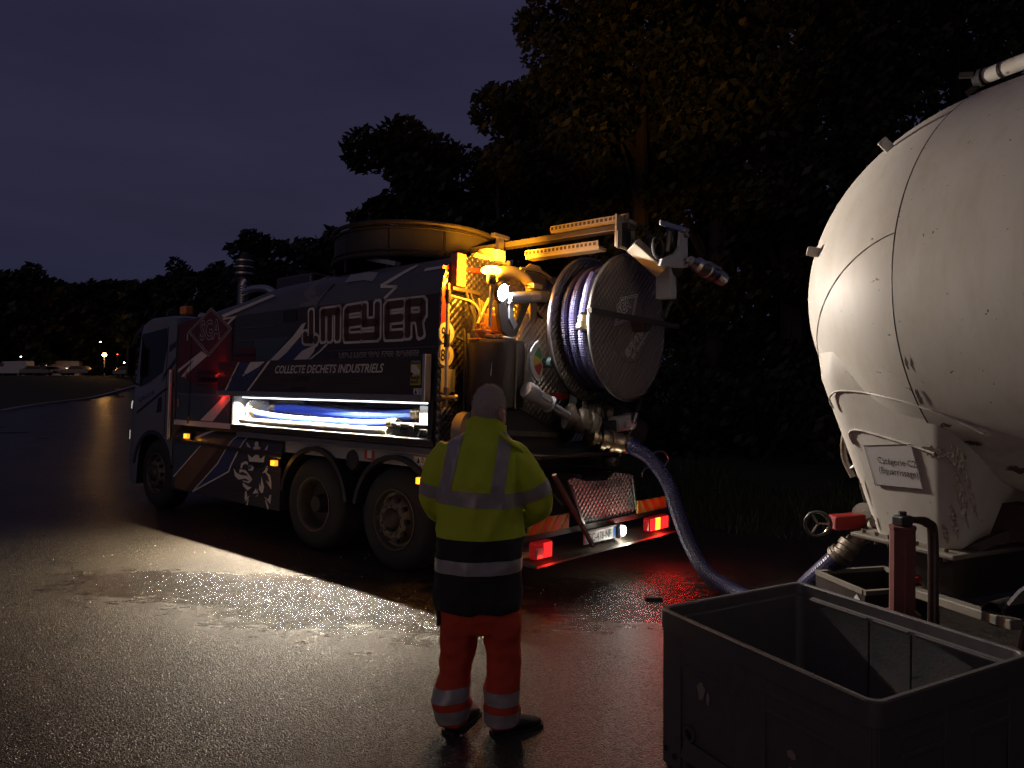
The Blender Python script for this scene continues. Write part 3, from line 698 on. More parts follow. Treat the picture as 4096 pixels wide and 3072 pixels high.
GRIF = [[(-2.766,1.134),(-2.719,1.12),(-2.653,1.079),(-2.663,1.068),(-2.737,1.083)],[(-2.524,1.156),(-2.489,1.145),(-2.477,1.123),(-2.486,1.099),(-2.429,1.091),(-2.443,1.065),(-2.589,1.052),(-2.601,1.08),(-2.555,1.094),(-2.567,1.118),(-2.558,1.141)],[(-2.267,1.127),(-2.283,1.068),(-2.336,1.06),(-2.318,1.089)],[(-2.716,0.988),(-2.613,0.949),(-2.544,0.992),(-2.473,0.997),(-2.429,0.946),(-2.332,0.996),(-2.352,0.913),(-2.672,0.9)],[(-2.877,0.8),(-2.86,0.864),(-2.767,0.899),(-2.688,0.888),(-2.7,0.856),(-2.785,0.863),(-2.826,0.832),(-2.841,0.803)],[(-2.704,0.848),(-2.618,0.869),(-2.564,0.836),(-2.592,0.793),(-2.67,0.789),(-2.697,0.804),(-2.634,0.809),(-2.626,0.837),(-2.688,0.827)],[(-3.04,0.787),(-2.966,0.736),(-2.86,0.717),(-2.712,0.721),(-2.637,0.694),(-2.662,0.668),(-2.751,0.684),(-2.91,0.656),(-3.0,0.694)],[(-2.891,0.788),(-2.759,0.787),(-2.628,0.715),(-2.594,0.683),(-2.664,0.634),(-2.791,0.639),(-2.813,0.654),(-2.686,0.654),(-2.646,0.68),(-2.713,0.741),(-2.821,0.763),(-2.897,0.742)],[(-2.811,0.626),(-2.757,0.614),(-2.661,0.59),(-2.594,0.591),(-2.689,0.543),(-2.798,0.588)],[(-2.576,0.515),(-2.495,0.589),(-2.497,0.553),(-2.45,0.583),(-2.468,0.543),(-2.427,0.536)],[(-2.429,0.656),(-2.392,0.611),(-2.388,0.736),(-2.321,0.623),(-2.342,0.554),(-2.381,0.541),(-2.43,0.58)],[(-2.508,0.482),(-2.434,0.53),(-2.465,0.497)],[(-2.377,0.778),(-2.311,0.829),(-2.285,0.884),(-2.238,0.866),(-2.281,0.799),(-2.205,0.774),(-2.17,0.696),(-2.164,0.606),(-2.286,0.699),(-2.207,0.685),(-2.243,0.754),(-2.309,0.797)],[(-2.16,0.54),(-2.176,0.434),(-2.313,0.505),(-2.224,0.484),(-2.193,0.539)],[(-2.277,0.476),(-2.202,0.388),(-2.228,0.355),(-2.286,0.459)],[(-2.74,0.529),(-2.749,0.447),(-2.721,0.404),(-2.628,0.488),(-2.689,0.456),(-2.715,0.529)],[(-2.707,0.357),(-2.677,0.433),(-2.656,0.438),(-2.682,0.358)]]
gm = M()
for pl in GRIF: gm.prism(pl, sd(-.004), .002)
gf = obj('griffin_emblem', gm, MATS['decal_white'], sk)
text('maker_lettering', 'CAPPELLOTTO', .085, sd(0), .008, 'decal_black', sk, origin=(-2.70,.835), sx=.82, bold=.003, rot=.04)
for z in (.52, .80): obj('skirt_seam', M().box((-3.3,-.0035,z),(-1.995,.001,z+.008)), MATS['decal_black'], sk)
obj('guard_bar', M().bar((-4.5,-.06,1.08),(-1.88,-.06,1.015), .03, .045), MATS['black_plastic'], T, bevel=.008)
for x, z in ((-4.22,1.135),(-2.05,.93),(.45,.95)):
    sm = obj('side_marker', M().box((x-.05,-.075,z-.032),(x+.05,-.03,z+.032)), MATS['amber_marker'], T, bevel=.008)
    obj('housing', M().box((x-.06,-.03,z-.045),(x+.06,.06,z+.045)), MATS['black_plastic'], sm)
    light('marker_glow', 'POINT', T, (x,-.10,z), .35, (1,.42,.05), shadow_soft_size=.02)

# --- wheels
def wheel(x, y, kind, s=1):
    w = bpy.data.objects.new('wheel', None); COL.objects.link(w); w.parent = T; w.location = (x, y, .52); w.empty_display_size = .1
    if s < 0: w.rotation_euler = (0, 0, PI)
    ax = (0, 1, 0)
    obj('tyre', M().lathe([(.30,.0),(.33,-.012),(.40,-.02),(.47,-.005),(.505,.03),(.52,.06),(.52,.24),(.505,.28),(.47,.30),(.33,.30),(.30,.28)], (0,0,0), ax, 48, closed=True), MATS['rubber'], w, smooth=True)
    if kind == 'dish':
        rm = obj('rim', M().lathe([(.30,-.002),(.305,-.012),(.295,-.016),(.285,-.004),(.275,.02),(.262,.08),(.255,.15),(.25,.20)], (0,0,0), ax, 40, caps=False), MATS['steel_dirty'], w, smooth=True)
        obj('wheel_disc', M().lathe([(.254,0),(.17,.03),(.10,.03),(0,.03)], (0,.152,0), ax, 36), MATS['dark_steel'], w, smooth=True)  # darker steel puts the shade inside the dish into the colour
        hz, hr = .168, .205
        obj('hub', M().lathe([(0,.0),(.085,.0),(.10,.02),(.11,.16),(.0,.16)], (0,.02,0), ax, 24), MATS['dark_steel'], w, smooth=True)
    else:
        rm = obj('rim', M().lathe([(.30,-.002),(.305,-.012),(.295,-.016),(.285,-.004),(.272,.045),(.245,.055),(.20,-.025),(.15,-.045),(.14,-.045),(.12,-.04)], (0,0,0), ax, 40, caps=False), MATS['steel_dirty'], w, smooth=True)
        hz, hr = -.022, .195
        obj('hub', M().lathe([(0,-.09),(.05,-.09),(.085,-.08),(.115,-.05),(.125,-.03),(.125,.1),(.0,.1)], (0,0,0), ax, 28), MATS['dark_steel'], w, smooth=True)
    for k in range(10):
        a = 2*PI*k/10; p = Vector((math.cos(a)*hr, hz, math.sin(a)*hr))
        obj('hand_hole', M().cyl(p - Vector((0,.012,0)), p + Vector((0,.03,0)), .030, n=12), MATS['decal_black'], w)  # black plugs stand in for the dark of the holes
        q = Vector((math.cos(a + .31)*.142, hz - .02, math.sin(a + .31)*.142))
        if kind != 'dish': obj('wheel_nut', M().cyl(q + Vector((0,-.015,0)), q + Vector((0,.02,0)), .014, n=6), MATS['steel_dirty'], w)
    return w
wheel(-1.36, .03, 'dish'); wheel(0, .03, 'hub'); wheel(-5.37, .08, 'hub')
for x in (-5.37, -1.36, 0): obj('tyre', M().lathe([(.30,.0),(.40,-.02),(.505,.03),(.52,.06),(.52,.24),(.47,.30),(.30,.28)], (x,2.15,.52), (0,1,0), 32), MATS['rubber'], T, smooth=True)
for x0 in (-1.36, 0):
    m = M()
    for k in range(15):
        a0 = R(8) + k*R(164)/14; m.v += [(x0 + q*math.cos(a0), yy, .53 + q*math.sin(a0)) for q in (.585, .635) for yy in (-.005, .40)]
    for k in range(14):
        b = k*4; m.f += [(b,b+4,b+5,b+1),(b+2,b+3,b+7,b+6),(b,b+2,b+6,b+4),(b+1,b+5,b+7,b+3)]; m.mi += [0]*4
    m.f += [(0,1,3,2),(56,58,59,57)]; m.mi += [0,0]
    obj('mudguard', m, MATS['black_plastic'], T, smooth=True)
obj('fender_panel', M().box((-1.99,.05,1.06),(.56,.08,1.19)), MATS['grey_paint'], T)
obj('fender_panel', M().box((.44,.05,.96),(.56,.08,1.06)), MATS['grey_paint'], T)
obj('air_tank', M().lathe([(0,-.12),(.10,-.11),(.12,-.08),(.12,.08),(.10,.11),(0,.12)], (-.72,.15,1.06), (0,1,0), 20), MATS['dark_steel'], T, smooth=True)
tr = decal('reflective_label', [(-.52,1.09),(-.36,1.07),(-.36,1.18),(-.52,1.18)], sd(.048), 'red_print', T, .003); decal('label_core', [(-.47,1.10),(-.40,1.10),(-.40,1.18),(-.47,1.18)], sd(.044), 'label_white', tr, .003)
lb = decal('instruction_label', [(.24,1.04),(.44,1.03),(.44,1.16),(.24,1.17)], sd(.046), 'label_white', T, .003); picto(lb, sd(.042), .34, 1.13, .10, .003); picto(lb, sd(.042), .36, 1.07, .06, .003)
light('headlamp', 'SPOT', T, (-6.42,.25,1.02), 70, (1,.80,.55), spot_size=R(60), spot_blend=.9, shadow_soft_size=.08, aim=(-16,2.0,.2))
# ---------------------------------------------------------------- truck rear
bh = [(0,1.28),(0,2.78),(.012,2.88),(.05,2.98),(.11,3.06),(.2,3.115),(.35,3.145),(.7,3.16),(1.8,3.16),(2.15,3.145),(2.3,3.115),(2.39,3.06),(2.45,2.98),(2.488,2.88),(2.5,2.78),(2.5,1.28)]
bk = obj('rear_bulkhead', M().prism(bh, rr(.586), .02), MATS['quilted_steel'], T)
F = rr(.606)
decal('red_tape', [(.0,2.965),(.55,3.015),(.55,3.05),(.0,3.0)], F, 'red_tape', bk, .003)
decal('red_tape', [(.0,2.44),(.055,2.44),(.055,2.80),(.0,2.80)], F, 'red_tape', bk, .003)
decal('red_tape', [(1.5,3.05),(2.1,3.03),(2.1,3.065),(1.5,3.09)], F, 'red_tape', bk, .003)
for z, tx in ((2.36,'90'),(2.15,'80')):
    n = 28; sg = decal('speed_disc', [(.072+.105*math.cos(2*PI*k/n), z+.105*math.sin(2*PI*k/n)) for k in range(n)], F, 'label_white', bk, .006)
    text('speed_number', tx, .155, F, .008, 'decal_black', sg, origin=(.0,z-.055), sx=.78, bold=.002)
obj('type_plate', M().box((.612,.012,1.80),(.616,.20,2.02)), MATS['grey_paint'], bk)
obj('side_box', M().box((.607,.10,2.81),(.70,.225,3.13)), MATS['orange_brown'], T, bevel=.008)
obj('lower_box', M().box((.607,.07,2.765),(.68,.47,2.805)), MATS['dark_steel'], T, bevel=.006)
obj('sight_tube', M().cyl((.68,.02,1.84),(.68,.005,2.82), .018, n=12), MATS['lens_clear'], T, smooth=True)
for z in (2.70, 2.28): obj('tube_clamp', M().cyl((.68,.01,z-.06),(.68,.01,z+.06), .028, n=12), MATS['dark_steel'], T, smooth=True)
obj('tube_valve', M().cyl((.68,-.06,1.74),(.68,.14,1.74), .03, n=12), MATS['steel_dirty'], T, smooth=True)
obj('tube_valve', M().cyl((.68,.02,1.66),(.68,.02,1.84), .026, n=12), MATS['steel_dirty'], T, smooth=True)
obj('valve_knob', M().lathe([(0,0),(.03,0),(.035,.015),(.02,.03),(0,.03)], (.70,.13,1.745), (1,0,0), 14), MATS['alu'], T, smooth=True)
for k in range(5):
    z = 1.50 + k*.035; obj('hydraulic_lever', M().tube([(.62,.02 + k*.055,z),(.70,.03 + k*.055,z + .02),(.72,.03 + k*.055,z + .10)], .007, 6), MATS['dark_steel'], T)
obj('lower_bulkhead', M().box((.588,.004,1.28),(.622,.17,1.66)), MATS['quilted_dark'], T)
# cables and hydraulic lines
for i, pth in enumerate([
 [(.63,.05,2.72),(.68,.15,2.70),(.74,.28,2.67),(.78,.34,2.58),(.78,.34,2.45),(.80,.30,2.35)],
 [(.66,.27,2.78),(.72,.28,2.62),(.76,.30,2.50),(.78,.26,2.38)],
 [(.66,.33,2.78),(.74,.35,2.60),(.80,.37,2.46),(.82,.30,2.36)],
 [(.80,.46,2.58),(.80,.40,2.50),(.82,.32,2.42),(.84,.26,2.30),(.84,.24,2.0),(.84,.26,1.7)],
 [(.74,.24,2.36),(.78,.20,2.26),(.80,.19,2.05),(.80,.19,1.80),(.80,.22,1.55)],
 [(.72,.20,2.40),(.76,.17,2.26),(.78,.16,2.0),(.78,.16,1.6)],
 [(.63,.19,2.33),(.72,.26,2.28),(.78,.33,2.24)],
 [(.95,1.10,2.72),(1.0,1.12,2.62),(1.02,1.02,2.58),(1.0,.95,2.64)],
 [(1.0,1.18,2.66),(1.02,1.24,2.5),(1.02,1.26,2.38)]]):
    obj('hydraulic_line', M().tube(smooth_path(pth, 6), [.013,.016,.012][i % 3], 8), MATS['rubber' if i % 3 else 'yellow_part'] if i in (0,3,1,4,7) else MATS['rubber'], T, smooth=True)
obj('yellow_line', M().tube([(.82,.43,2.72),(.82,.28,2.46)], .016, 8), MATS['yellow_part'], T, smooth=True)
for k in range(16):
    y = .36 + .012*k; obj('thin_cable', M().tube(smooth_path([(.75,y,2.72 - .005*k),(.80,y - .03 + .02*math.sin(k*2.1),2.62),(.84,y - .06 + .03*math.sin(k),2.52),(.86,y - .08 + .04*math.cos(k*1.7),2.42)], 4), .005, 5), MATS['orange_brown' if k % 3 == 0 else 'rubber'], T)
# hydraulic valve blocks
for a, b in (((.84,.19,2.365),(.95,.32,2.395)),((.84,.33,2.375),(.95,.49,2.405)),((.86,.24,2.325),(.98,.34,2.355)),((.86,.35,2.325),(.98,.47,2.36)),((.82,.16,2.285),(.95,.30,2.31)),((.78,.30,2.41),(.86,.36,2.47)),((.78,.38,2.42),(.88,.50,2.56)),((.80,.40,2.50),(.86,.46,2.62))):
    obj('valve_block', M().box(a, b), MATS['orange_brown'], T, bevel=.005)
# round pump housing left of the tank end
pm = obj('pump_housing', M().lathe([(.0,.0),(.22,.0),(.27,.03),(.285,.08),(.285,.62),(.27,.66),(.0,.66)], (.92,.44,1.64), (0,0,1), 32), MATS['dark_steel'], T, smooth=True)
for y in (.40, .55, .62): obj('housing_rib', M().tube([(.92 + math.sqrt(max(.0,.293**2 - (y-.44)**2)), y, 1.66),(.92 + math.sqrt(max(.0,.293**2 - (y-.44)**2)), y, 2.28)], .010, 8), MATS['steel_dirty'], pm)
wl_ = decal('warning_label', [(-.03,0),(.03,0),(.03,.14),(-.03,.14)], lambda u, v, w: (1.075 + w + v*.02, .22 + u + v*.12, 1.96 + v), 'label_white', pm, .004)
for z in (2.30, 2.25): obj('elbow_ring', M().lathe([(.10,0),(.115,.01),(.10,.025)], (1.0,.52,z), (0,.25,1), 24), MATS['steel'], T, smooth=True)
# dished tank end in quilted steel
prof_ = [(1.0,0),(.98,.08),(.9,.22),(.76,.36),(.56,.46),(.3,.53),(0,.55)]
te = obj('tank_end', M().lathe(prof_, (.607,1.45,2.12), (1,0,0), 56), MATS['quilted_steel'], T, smooth=True)
m = M()
for k in range(14):
    y = .62 + k*.09; r2 = math.hypot(y - 1.45, 1.79 - 2.12)
    xx = .607
    for (ra, ta), (rb, tb) in zip(prof_, prof_[1:]):
        if rb <= r2 <= ra: xx = .607 + ta + (tb - ta)*(ra - r2)/(ra - rb)
    m.v += [(xx + .012, y, 1.77), (xx + .012, y, 1.825)]
for k in range(13): m.f.append((2*k, 2*k+2, 2*k+3, 2*k+1)); m.mi.append(0)
obj('red_tape', m, MATS['red_tape'], te)
# level gauge
g0 = (.86, 2.13); G = rr(1.16)
def sector(r0, r1, a0, a1, n=6): return [(g0[0] + r1*math.cos(R(a0 + (a1-a0)*k/n)), g0[1] + r1*math.sin(R(a0 + (a1-a0)*k/n))) for k in range(n+1)] + [(g0[0] + r0*math.cos(R(a0 + (a1-a0)*k/n)), g0[1] + r0*math.sin(R(a0 + (a1-a0)*k/n))) for k in range(n, -1, -1)]
lg = obj('level_gauge', M().prism(sector(.03, .215, 112, 258, 14), G, .02), MATS['label_white'], T)
for a0, a1, mt in ((118,160,'green_print'),(160,200,'yellow_print'),(200,246,'red_print')): decal('gauge_sector', sector(.05, .155, a0, a1), rr(1.18), mt, lg, .003)
obj('gauge_knob', M().cyl((1.16,.90,2.12),(1.27,.90,2.12), .055, n=18), MATS['knob_teal'], lg, smooth=True)
obj('gauge_support', M().cyl((1.0,.90,2.12),(1.17,.90,2.12), .03, n=12), MATS['dark_steel'], lg)
# amber beacon
ab = obj('amber_beacon', M().lathe([(0,-.03),(.07,-.03),(.095,-.015),(.102,.0),(.095,.018),(.065,.034),(0,.038)], (1.0,.255,2.95), (0,0,1), 24), MATS['amber_lens'], T, smooth=True)
obj('beacon_foot', M().lathe([(.035,0),(.045,.02),(.045,.07),(.04,.09)], (1.0,.255,2.82), (0,0,1), 18), MATS['black_plastic'], ab, smooth=True)
obj('beacon_pole', M().cyl((1.0,.25,2.42),(1.0,.255,2.83), .016, n=10), MATS['steel'], ab, smooth=True)
light('beacon_light', 'POINT', T, (.93,.20,2.90), 90, (1,.37,.015), shadow_soft_size=.05)
light('beacon_light', 'POINT', T, (1.0,.255,3.03), 70, (1,.37,.015), shadow_soft_size=.05)
light('beacon_tree_fill', 'SPOT', T, (1.0,.26,3.06), 1600, (1,.37,.015), spot_size=R(64), spot_blend=1.0, shadow_soft_size=.05, aim=tuple(TRM.inverted() @ Vector((1.6,22,10))))  # added amber spot at the beacon, tints the trees behind orange
# white work lamp
wk = obj('work_lamp', M().lathe([(0,0),(.07,.0),(.10,.025),(.105,.05),(.1,.06)], (.99,.37,2.77), (1,.1,-.25), 24), MATS['black_plastic'], T, smooth=True)
d_ = Vector((1,.1,-.25)).normalized(); c_ = Vector((.99,.37,2.77))
obj('lamp_glass', M().lathe([(0,.062),(.07,.062),(.098,.056)], c_, d_, 24), MATS['white_lens'], wk, smooth=True)
obj('lamp_bracket', M().bar((.99,.37,2.70),(.99,.42,2.60), .03, .03), MATS['dark_steel'], wk)
WLAMP = c_ + d_*.085
# silencer
sl2 = obj('silencer', M().lathe([(.0,0),(.055,0),(.06,.02),(.06,.62),(.055,.64),(0,.64)], (1.02,.47,2.715), (0,.985,.165), 28), MATS['grey_paint'], T, smooth=True)
obj('silencer_cap', M().lathe([(.066,0),(.07,.01),(.07,.09),(.06,.10),(0,.10)], (1.02,1.06,2.813), (0,.985,.165), 24), MATS['black_plastic'], sl2, smooth=True)
sf = lambda u, v, w: (1.02 + .063*math.cos(v) + w*.0, .47 + u*.985 - .063*math.sin(v)*.165, 2.715 + u*.165 + .063*math.sin(v)*.985)
m = M(); 
for i in range(7):
    for u in (.30, .46): m.v.append(sf(u, -.6 + i*.2, 0))
for i in range(6): m.f.append((2*i, 2*i+1, 2*i+3, 2*i+2)); m.mi.append(0)
obj('warning_label', m, MATS['label_white'], sl2)
obj('limit_switch', M().box((.98,.82,2.865),(1.06,.97,2.915)), MATS['alu'], T, bevel=.004)
obj('switch_rod', M().cyl((1.03,.48,2.84),(1.03,.82,2.885), .006, n=6), MATS['steel'], T)
# suction elbow hose arch
obj('elbow_hose', M().tube(smooth_path([(.88,.42,2.92),(.90,.52,2.99),(.92,.72,3.01),(.94,.87,2.95),(.95,.93,2.83),(.96,.93,2.6),(.96,.90,2.4)], 7), .055, 14), MATS['yellow_part'], T, smooth=True)
obj('cable_loop', M().tube(smooth_path([(1.0,.68,3.04),(1.02,.93,3.06),(1.03,1.12,3.02),(1.04,1.20,2.94),(1.03,1.15,2.87)], 6), .014, 8), MATS['yellow_part'], T, smooth=True)
obj('cable_loop', M().tube(smooth_path([(1.02,.72,3.02),(1.04,.94,3.03),(1.05,1.15,2.97),(1.05,1.22,2.90),(1.04,1.12,2.84)], 6), .012, 8), MATS['rubber'], T, smooth=True)
obj('winch_plate', M().prism([(.88,3.08),(.98,3.15),(1.13,3.15),(1.25,3.05),(1.25,2.93),(1.0,2.90)], rr(.86), .03), MATS['yellow_part'], T, bevel=.006)
# Y bracket below the lamp
obj('support_bracket', M().prism([(.33,2.68),(.46,2.69),(.50,2.50),(.58,2.44),(.72,2.72),(.84,2.74),(.62,2.36),(.52,2.34),(.40,2.40),(.35,2.55)], rr(.97), .05), MATS['dark_steel'], T, bevel=.006)
obj('support_bracket', M().prism([(.49,2.66),(.55,2.67),(.57,2.54),(.63,2.48),(.58,2.42),(.50,2.52)], rr(1.0), .03), MATS['grey_paint'], T, bevel=.004)
# --- hose reel
RC = (1.52, 2.50)
rl = obj('hose_reel', M().lathe([(.0,0),(.34,0),(.34,.44),(0,.44)], (1.30,RC[0],RC[1]), (1,0,0), 32), MATS['dark_steel'], T, smooth=True)
obj('back_flange', M().lathe([(0,0),(.72,0),(.735,.01),(.735,.03),(.72,.04),(0,.04)], (1.27,RC[0],RC[1]), (1,0,0), 64), MATS['quilted_dark'], rl, smooth=True)
obj('flange_rim', M().lathe([(.735,0),(.75,.005),(.755,.02),(.75,.035),(.735,.04)], (1.27,RC[0],RC[1]), (1,0,0), 64, closed=True), MATS['steel'], rl, smooth=True)
ff = obj('front_flange', M().lathe([(0,0),(.715,0),(.725,.01),(.725,.02),(.715,.03),(0,.03)], (1.73,RC[0],RC[1]), (1,0,0), 72), MATS['quilted_dark'], rl, smooth=True)
obj('flange_rim', M().lathe([(.725,0),(.738,.003),(.742,.015),(.738,.027),(.725,.03)], (1.73,RC[0],RC[1]), (1,0,0), 72, closed=True), MATS['steel'], rl, smooth=True)
for i, x in enumerate((1.375, 1.47, 1.575)):
    pth = [(x + .02*math.sin(a*2 + i), RC[0] + .60*math.cos(a), RC[1] + .60*math.sin(a)) for a in [2*PI*k/72 for k in range(72 + 1)]]
    obj('coiled_hose', hose_mesh(pth, .046, .022, .005, 12), MATS['violet_hose'], rl, smooth=False)
ht = obj('hose_end', M().lathe([(.05,0),(.058,.01),(.052,.03),(.058,.05),(.052,.07),(.062,.09),(.062,.13),(.05,.14),(0,.14)], (1.63,.88,2.56), (0,-.18,-1), 20), MATS['brass'], rl, smooth=True)
obj('hose_tail', hose_mesh(smooth_path([(1.62,1.06,2.98),(1.62,.98,2.86),(1.63,.92,2.72),(1.63,.89,2.58)], 6), .046, .022, .005, 12), MATS['violet_hose'], rl)
rb = obj('reel_bar', M().bar((1.93,.52,2.55),(1.93,2.22,2.575), .05, .05), MATS['dark_steel'], rl, bevel=.004)
obj('bar_bracket', M().prism([(1.50,2.55),(1.70,2.55),(1.60,2.46),(1.56,2.46)], rr(1.78), .14), MATS['dark_steel'], rl)
DF = rr(1.76)
ring_poly('reel_disc_edge', [(RC[0] + .345*math.cos(2*PI*k/40), RC[1] - .01 + .345*math.sin(2*PI*k/40)) for k in range(40)], [(RC[0] + .338*math.cos(2*PI*k/40), RC[1] - .01 + .338*math.sin(2*PI*k/40)) for k in range(40)], DF, 'decal_black', ff, .003)
em = [(1.31,2.78),(1.65,2.86),(1.565,2.60),(1.21,2.49)]; ec = (1.434,2.682)
es_ = lambda k: [(ec[0] + (y - ec[0])*k, ec[1] + (z - ec[1])*k) for y, z in em]
ring_poly('reel_emblem', es_(1.0), es_(.94), DF, 'reflective_white', ff, .004)
ring_poly('reel_emblem', es_(.94), es_(.86), DF, 'decal_teal', ff, .003)
ring_poly('reel_emblem', es_(.86), es_(.80), DF, 'reflective_white', ff, .004)
text('reel_letters', 'SGA', .17, DF, .004, 'reflective_white', ff, origin=(1.30,2.585), rot=.55, bold=.012, sx=.78)
text('reel_letters', 'SGA', .17, DF, .006, 'decal_teal', ff, origin=(1.30,2.585), rot=.55, bold=.001, sx=.78)
text('phone_number', '02 38 67 22 49', .105, DF, .004, 'reflective_white', ff, origin=(1.475,2.20), rot=.72, bold=.010, sx=.80)
text('phone_number', '02 38 67 22 49', .105, DF, .006, 'decal_black', ff, origin=(1.475,2.20), rot=.72, bold=0, sx=.80)
text('mail_address', 'sga@sga-meyer.com', .066, DF, .004, 'reflective_white', ff, origin=(1.575,2.19), rot=.74, bold=.004, sx=.84)
text('mail_address', 'sga@sga-meyer.com', .066, DF, .006, 'decal_black', ff, origin=(1.575,2.19), rot=.74, bold=0, sx=.84)
obj('reel_mount', M().prism([(1.35,1.72),(1.70,1.72),(1.62,2.2),(1.43,2.2)], rr(1.15), .10), MATS['dark_steel'], T)
mk('tray_black', (.022,.019,.017), .55, vs=6, var=.3, bump=.1, bs=30)
# --- top hose tray ring
RT = (-1.1, 1.22)
ty = obj('hose_tray', M().lathe([(.985,.02),(.985,.33),(.975,.33),(.975,.02)], (RT[0],RT[1],3.30), (0,0,1), 64, closed=True), MATS['tray_black'], T, smooth=True)
for z, r_ in ((3.66,.028),(3.60,.012),(3.30,.024),(3.36,.012)):
    obj('tray_rail', M().tube([(RT[0] + 1.0*math.cos(2*PI*k/64), RT[1] + 1.0*math.sin(2*PI*k/64), z) for k in range(64)], r_, 8, closed=True), MATS['dark_steel'], ty, smooth=True)
for k in range(10):
    a = 2*PI*k/10 + .2; obj('tray_post', M().box((RT[0]+.97*math.cos(a)-.02,RT[1]+.97*math.sin(a)-.02,3.14),(RT[0]+.97*math.cos(a)+.02,RT[1]+.97*math.sin(a)+.02,3.62)), MATS['tray_black'], ty)
obj('tray_floor', M().lathe([(0,0),(.97,0),(.97,.02),(0,.02)], (RT[0],RT[1],3.28), (0,0,1), 48), MATS['tray_black'], ty)
obj('tray_bracket', M().bar((-1.14,.38,3.335),(-.50,.40,3.19), .09, .05), MATS['grey_paint'], ty, bevel=.005)
obj('deck_cover', M().box((-2.9,.4,3.05),(-2.1,2.1,3.26)), MATS['body_dark'], T, bevel=.04)
# --- boom along the top
bmn = obj('suction_boom', M().box((-.9,1.12,3.40),(1.95,1.24,3.46)), MATS['dark_steel'], T, bevel=.006)
for z, y0, x0, x1 in ((3.50,1.20,1.0,1.93),(3.27,1.16,.70,1.62)):
    rl_ = obj('perforated_rail', M().box((x0,y0 - .05,z),(x1,y0 - .038,z + .055)), MATS['yellow_part'], bmn)
    nn_ = int((x1 - x0)/.05)
    for k in range(nn_): obj('rail_slot', M().box((x0 + .012 + k*.05,y0 - .053,z + .012),(x0 + .042 + k*.05,y0 - .0495,z + .043)), MATS['dark_steel'], rl_)
    obj('rail_back', M().box((x0,y0 - .035,z - .03),(x1,y0 + .1,z + .0)), MATS['yellow_part'], bmn)
obj('boom_frame', M().prism([(1.02,3.22),(1.36,3.22),(1.36,3.53),(1.02,3.53)], rr(1.86), .02), MATS['yellow_part'], bmn)
obj('frame_opening', M().prism([(1.12,3.24),(1.28,3.24),(1.28,3.40),(1.24,3.44),(1.16,3.44),(1.12,3.40)], rr(1.88), .004), MATS['decal_black'], bmn)
for y in (1.00, 1.32): obj('frame_bracket', M().box((1.89,y,3.20),(1.91,y + .05,3.36)), MATS['steel_dirty'], bmn)
for i in range(5): obj('boom_cable', M().tube(smooth_path([(1.9,1.38 + i*.02,3.5),(1.97,1.43 + i*.02,3.42),(1.98,1.42 + i*.02,3.3),(1.92,1.38 + i*.02,3.2)], 6), .009, 6), MATS['rubber'], bmn)
obj('turret', M().lathe([(.22,0),(.22,.12),(.16,.14),(.16,.24),(0,.24)], (.15,1.2,3.16), (0,0,1), 24), MATS['yellow_part'], bmn, smooth=True)
obj('hose_guide', M().prism([(.50,3.165),(.86,3.165),(.80,3.23),(.56,3.23)], rr(.45), .06), MATS['yellow_part'], T)
hk = obj('hook_stand', M().box((.42,.92,3.22),(.48,1.06,3.34)), MATS['grey_paint'], T, bevel=.01)
obj('hook_plate', M().box((.42,.88,3.47),(.48,1.12,3.505)), MATS['steel'], hk); obj('hook_post', M().box((.43,.95,3.34),(.47,1.04,3.47)), MATS['steel'], hk)
# boom head and nozzle
hd = obj('boom_head', M().prism([(1.21,3.03),(1.52,3.06),(1.72,3.09),(1.775,3.13),(1.76,3.44),(1.72,3.49),(1.64,3.48),(1.60,3.44),(1.58,3.27),(1.50,3.20),(1.25,3.10)], rr(2.22), .03), MATS['grey_paint'], T, bevel=.006)
obj('head_arm', M().bar((2.26,1.16,3.42),(2.26,1.70,3.455), .02, .05), MATS['alu'], hd, bevel=.006)
for y, z in ((1.69,3.455),(1.69,3.40),(1.69,3.16),(1.70,3.11)): obj('head_bolt', M().cyl((2.25,y,z),(2.29,y,z), .02, n=10), MATS['steel'], hd)
for y, z, r_ in ((1.66,3.38,.13),(1.63,3.10,.11)): obj('pulley', M().lathe([(.03,0),(r_,.0),(r_-.02,.04),(r_,.08),(.03,.08)], (2.11,y + .04,z), (1,0,0), 28), MATS['black_plastic'], hd, smooth=True)
obj('head_link', M().bar((2.18,1.52,3.42),(2.18,1.47,3.22), .02, .03), MATS['yellow_part'], hd)
obj('cable_coil', M().tube([(2.17,1.30 + .10*math.cos(2*PI*k/24),3.22 + .10*math.sin(2*PI*k/24)) for k in range(24)], .015, 8, closed=True), MATS['rubber'], hd, smooth=True)
obj('cable_coil', M().tube([(2.14,1.34 + .085*math.cos(2*PI*k/24),3.21 + .08*math.sin(2*PI*k/24)) for k in range(24)], .012, 8, closed=True), MATS['rubber'], hd, smooth=True)
obj('boom_arm', M().bar((1.95,1.20,3.26),(2.16,1.42,3.02), .10, .14, up=(1,0,0)), MATS['yellow_part'], hd, bevel=.01)
obj('boom_arm', M().bar((2.10,1.60,3.10),(2.10,1.62,2.78), .14, .16, up=(1,0,0)), MATS['grey_paint'], hd, bevel=.012)
obj('boom_hose', M().tube(smooth_path([(2.1,1.78,3.05),(2.12,1.78,2.9),(2.1,1.70,2.76),(2.06,1.66,2.6)], 5), .025, 8), MATS['rubber'], hd, smooth=True)
nz0, nzd = Vector((2.30,1.72,3.16)), Vector((.10,.72,-.13)).normalized()
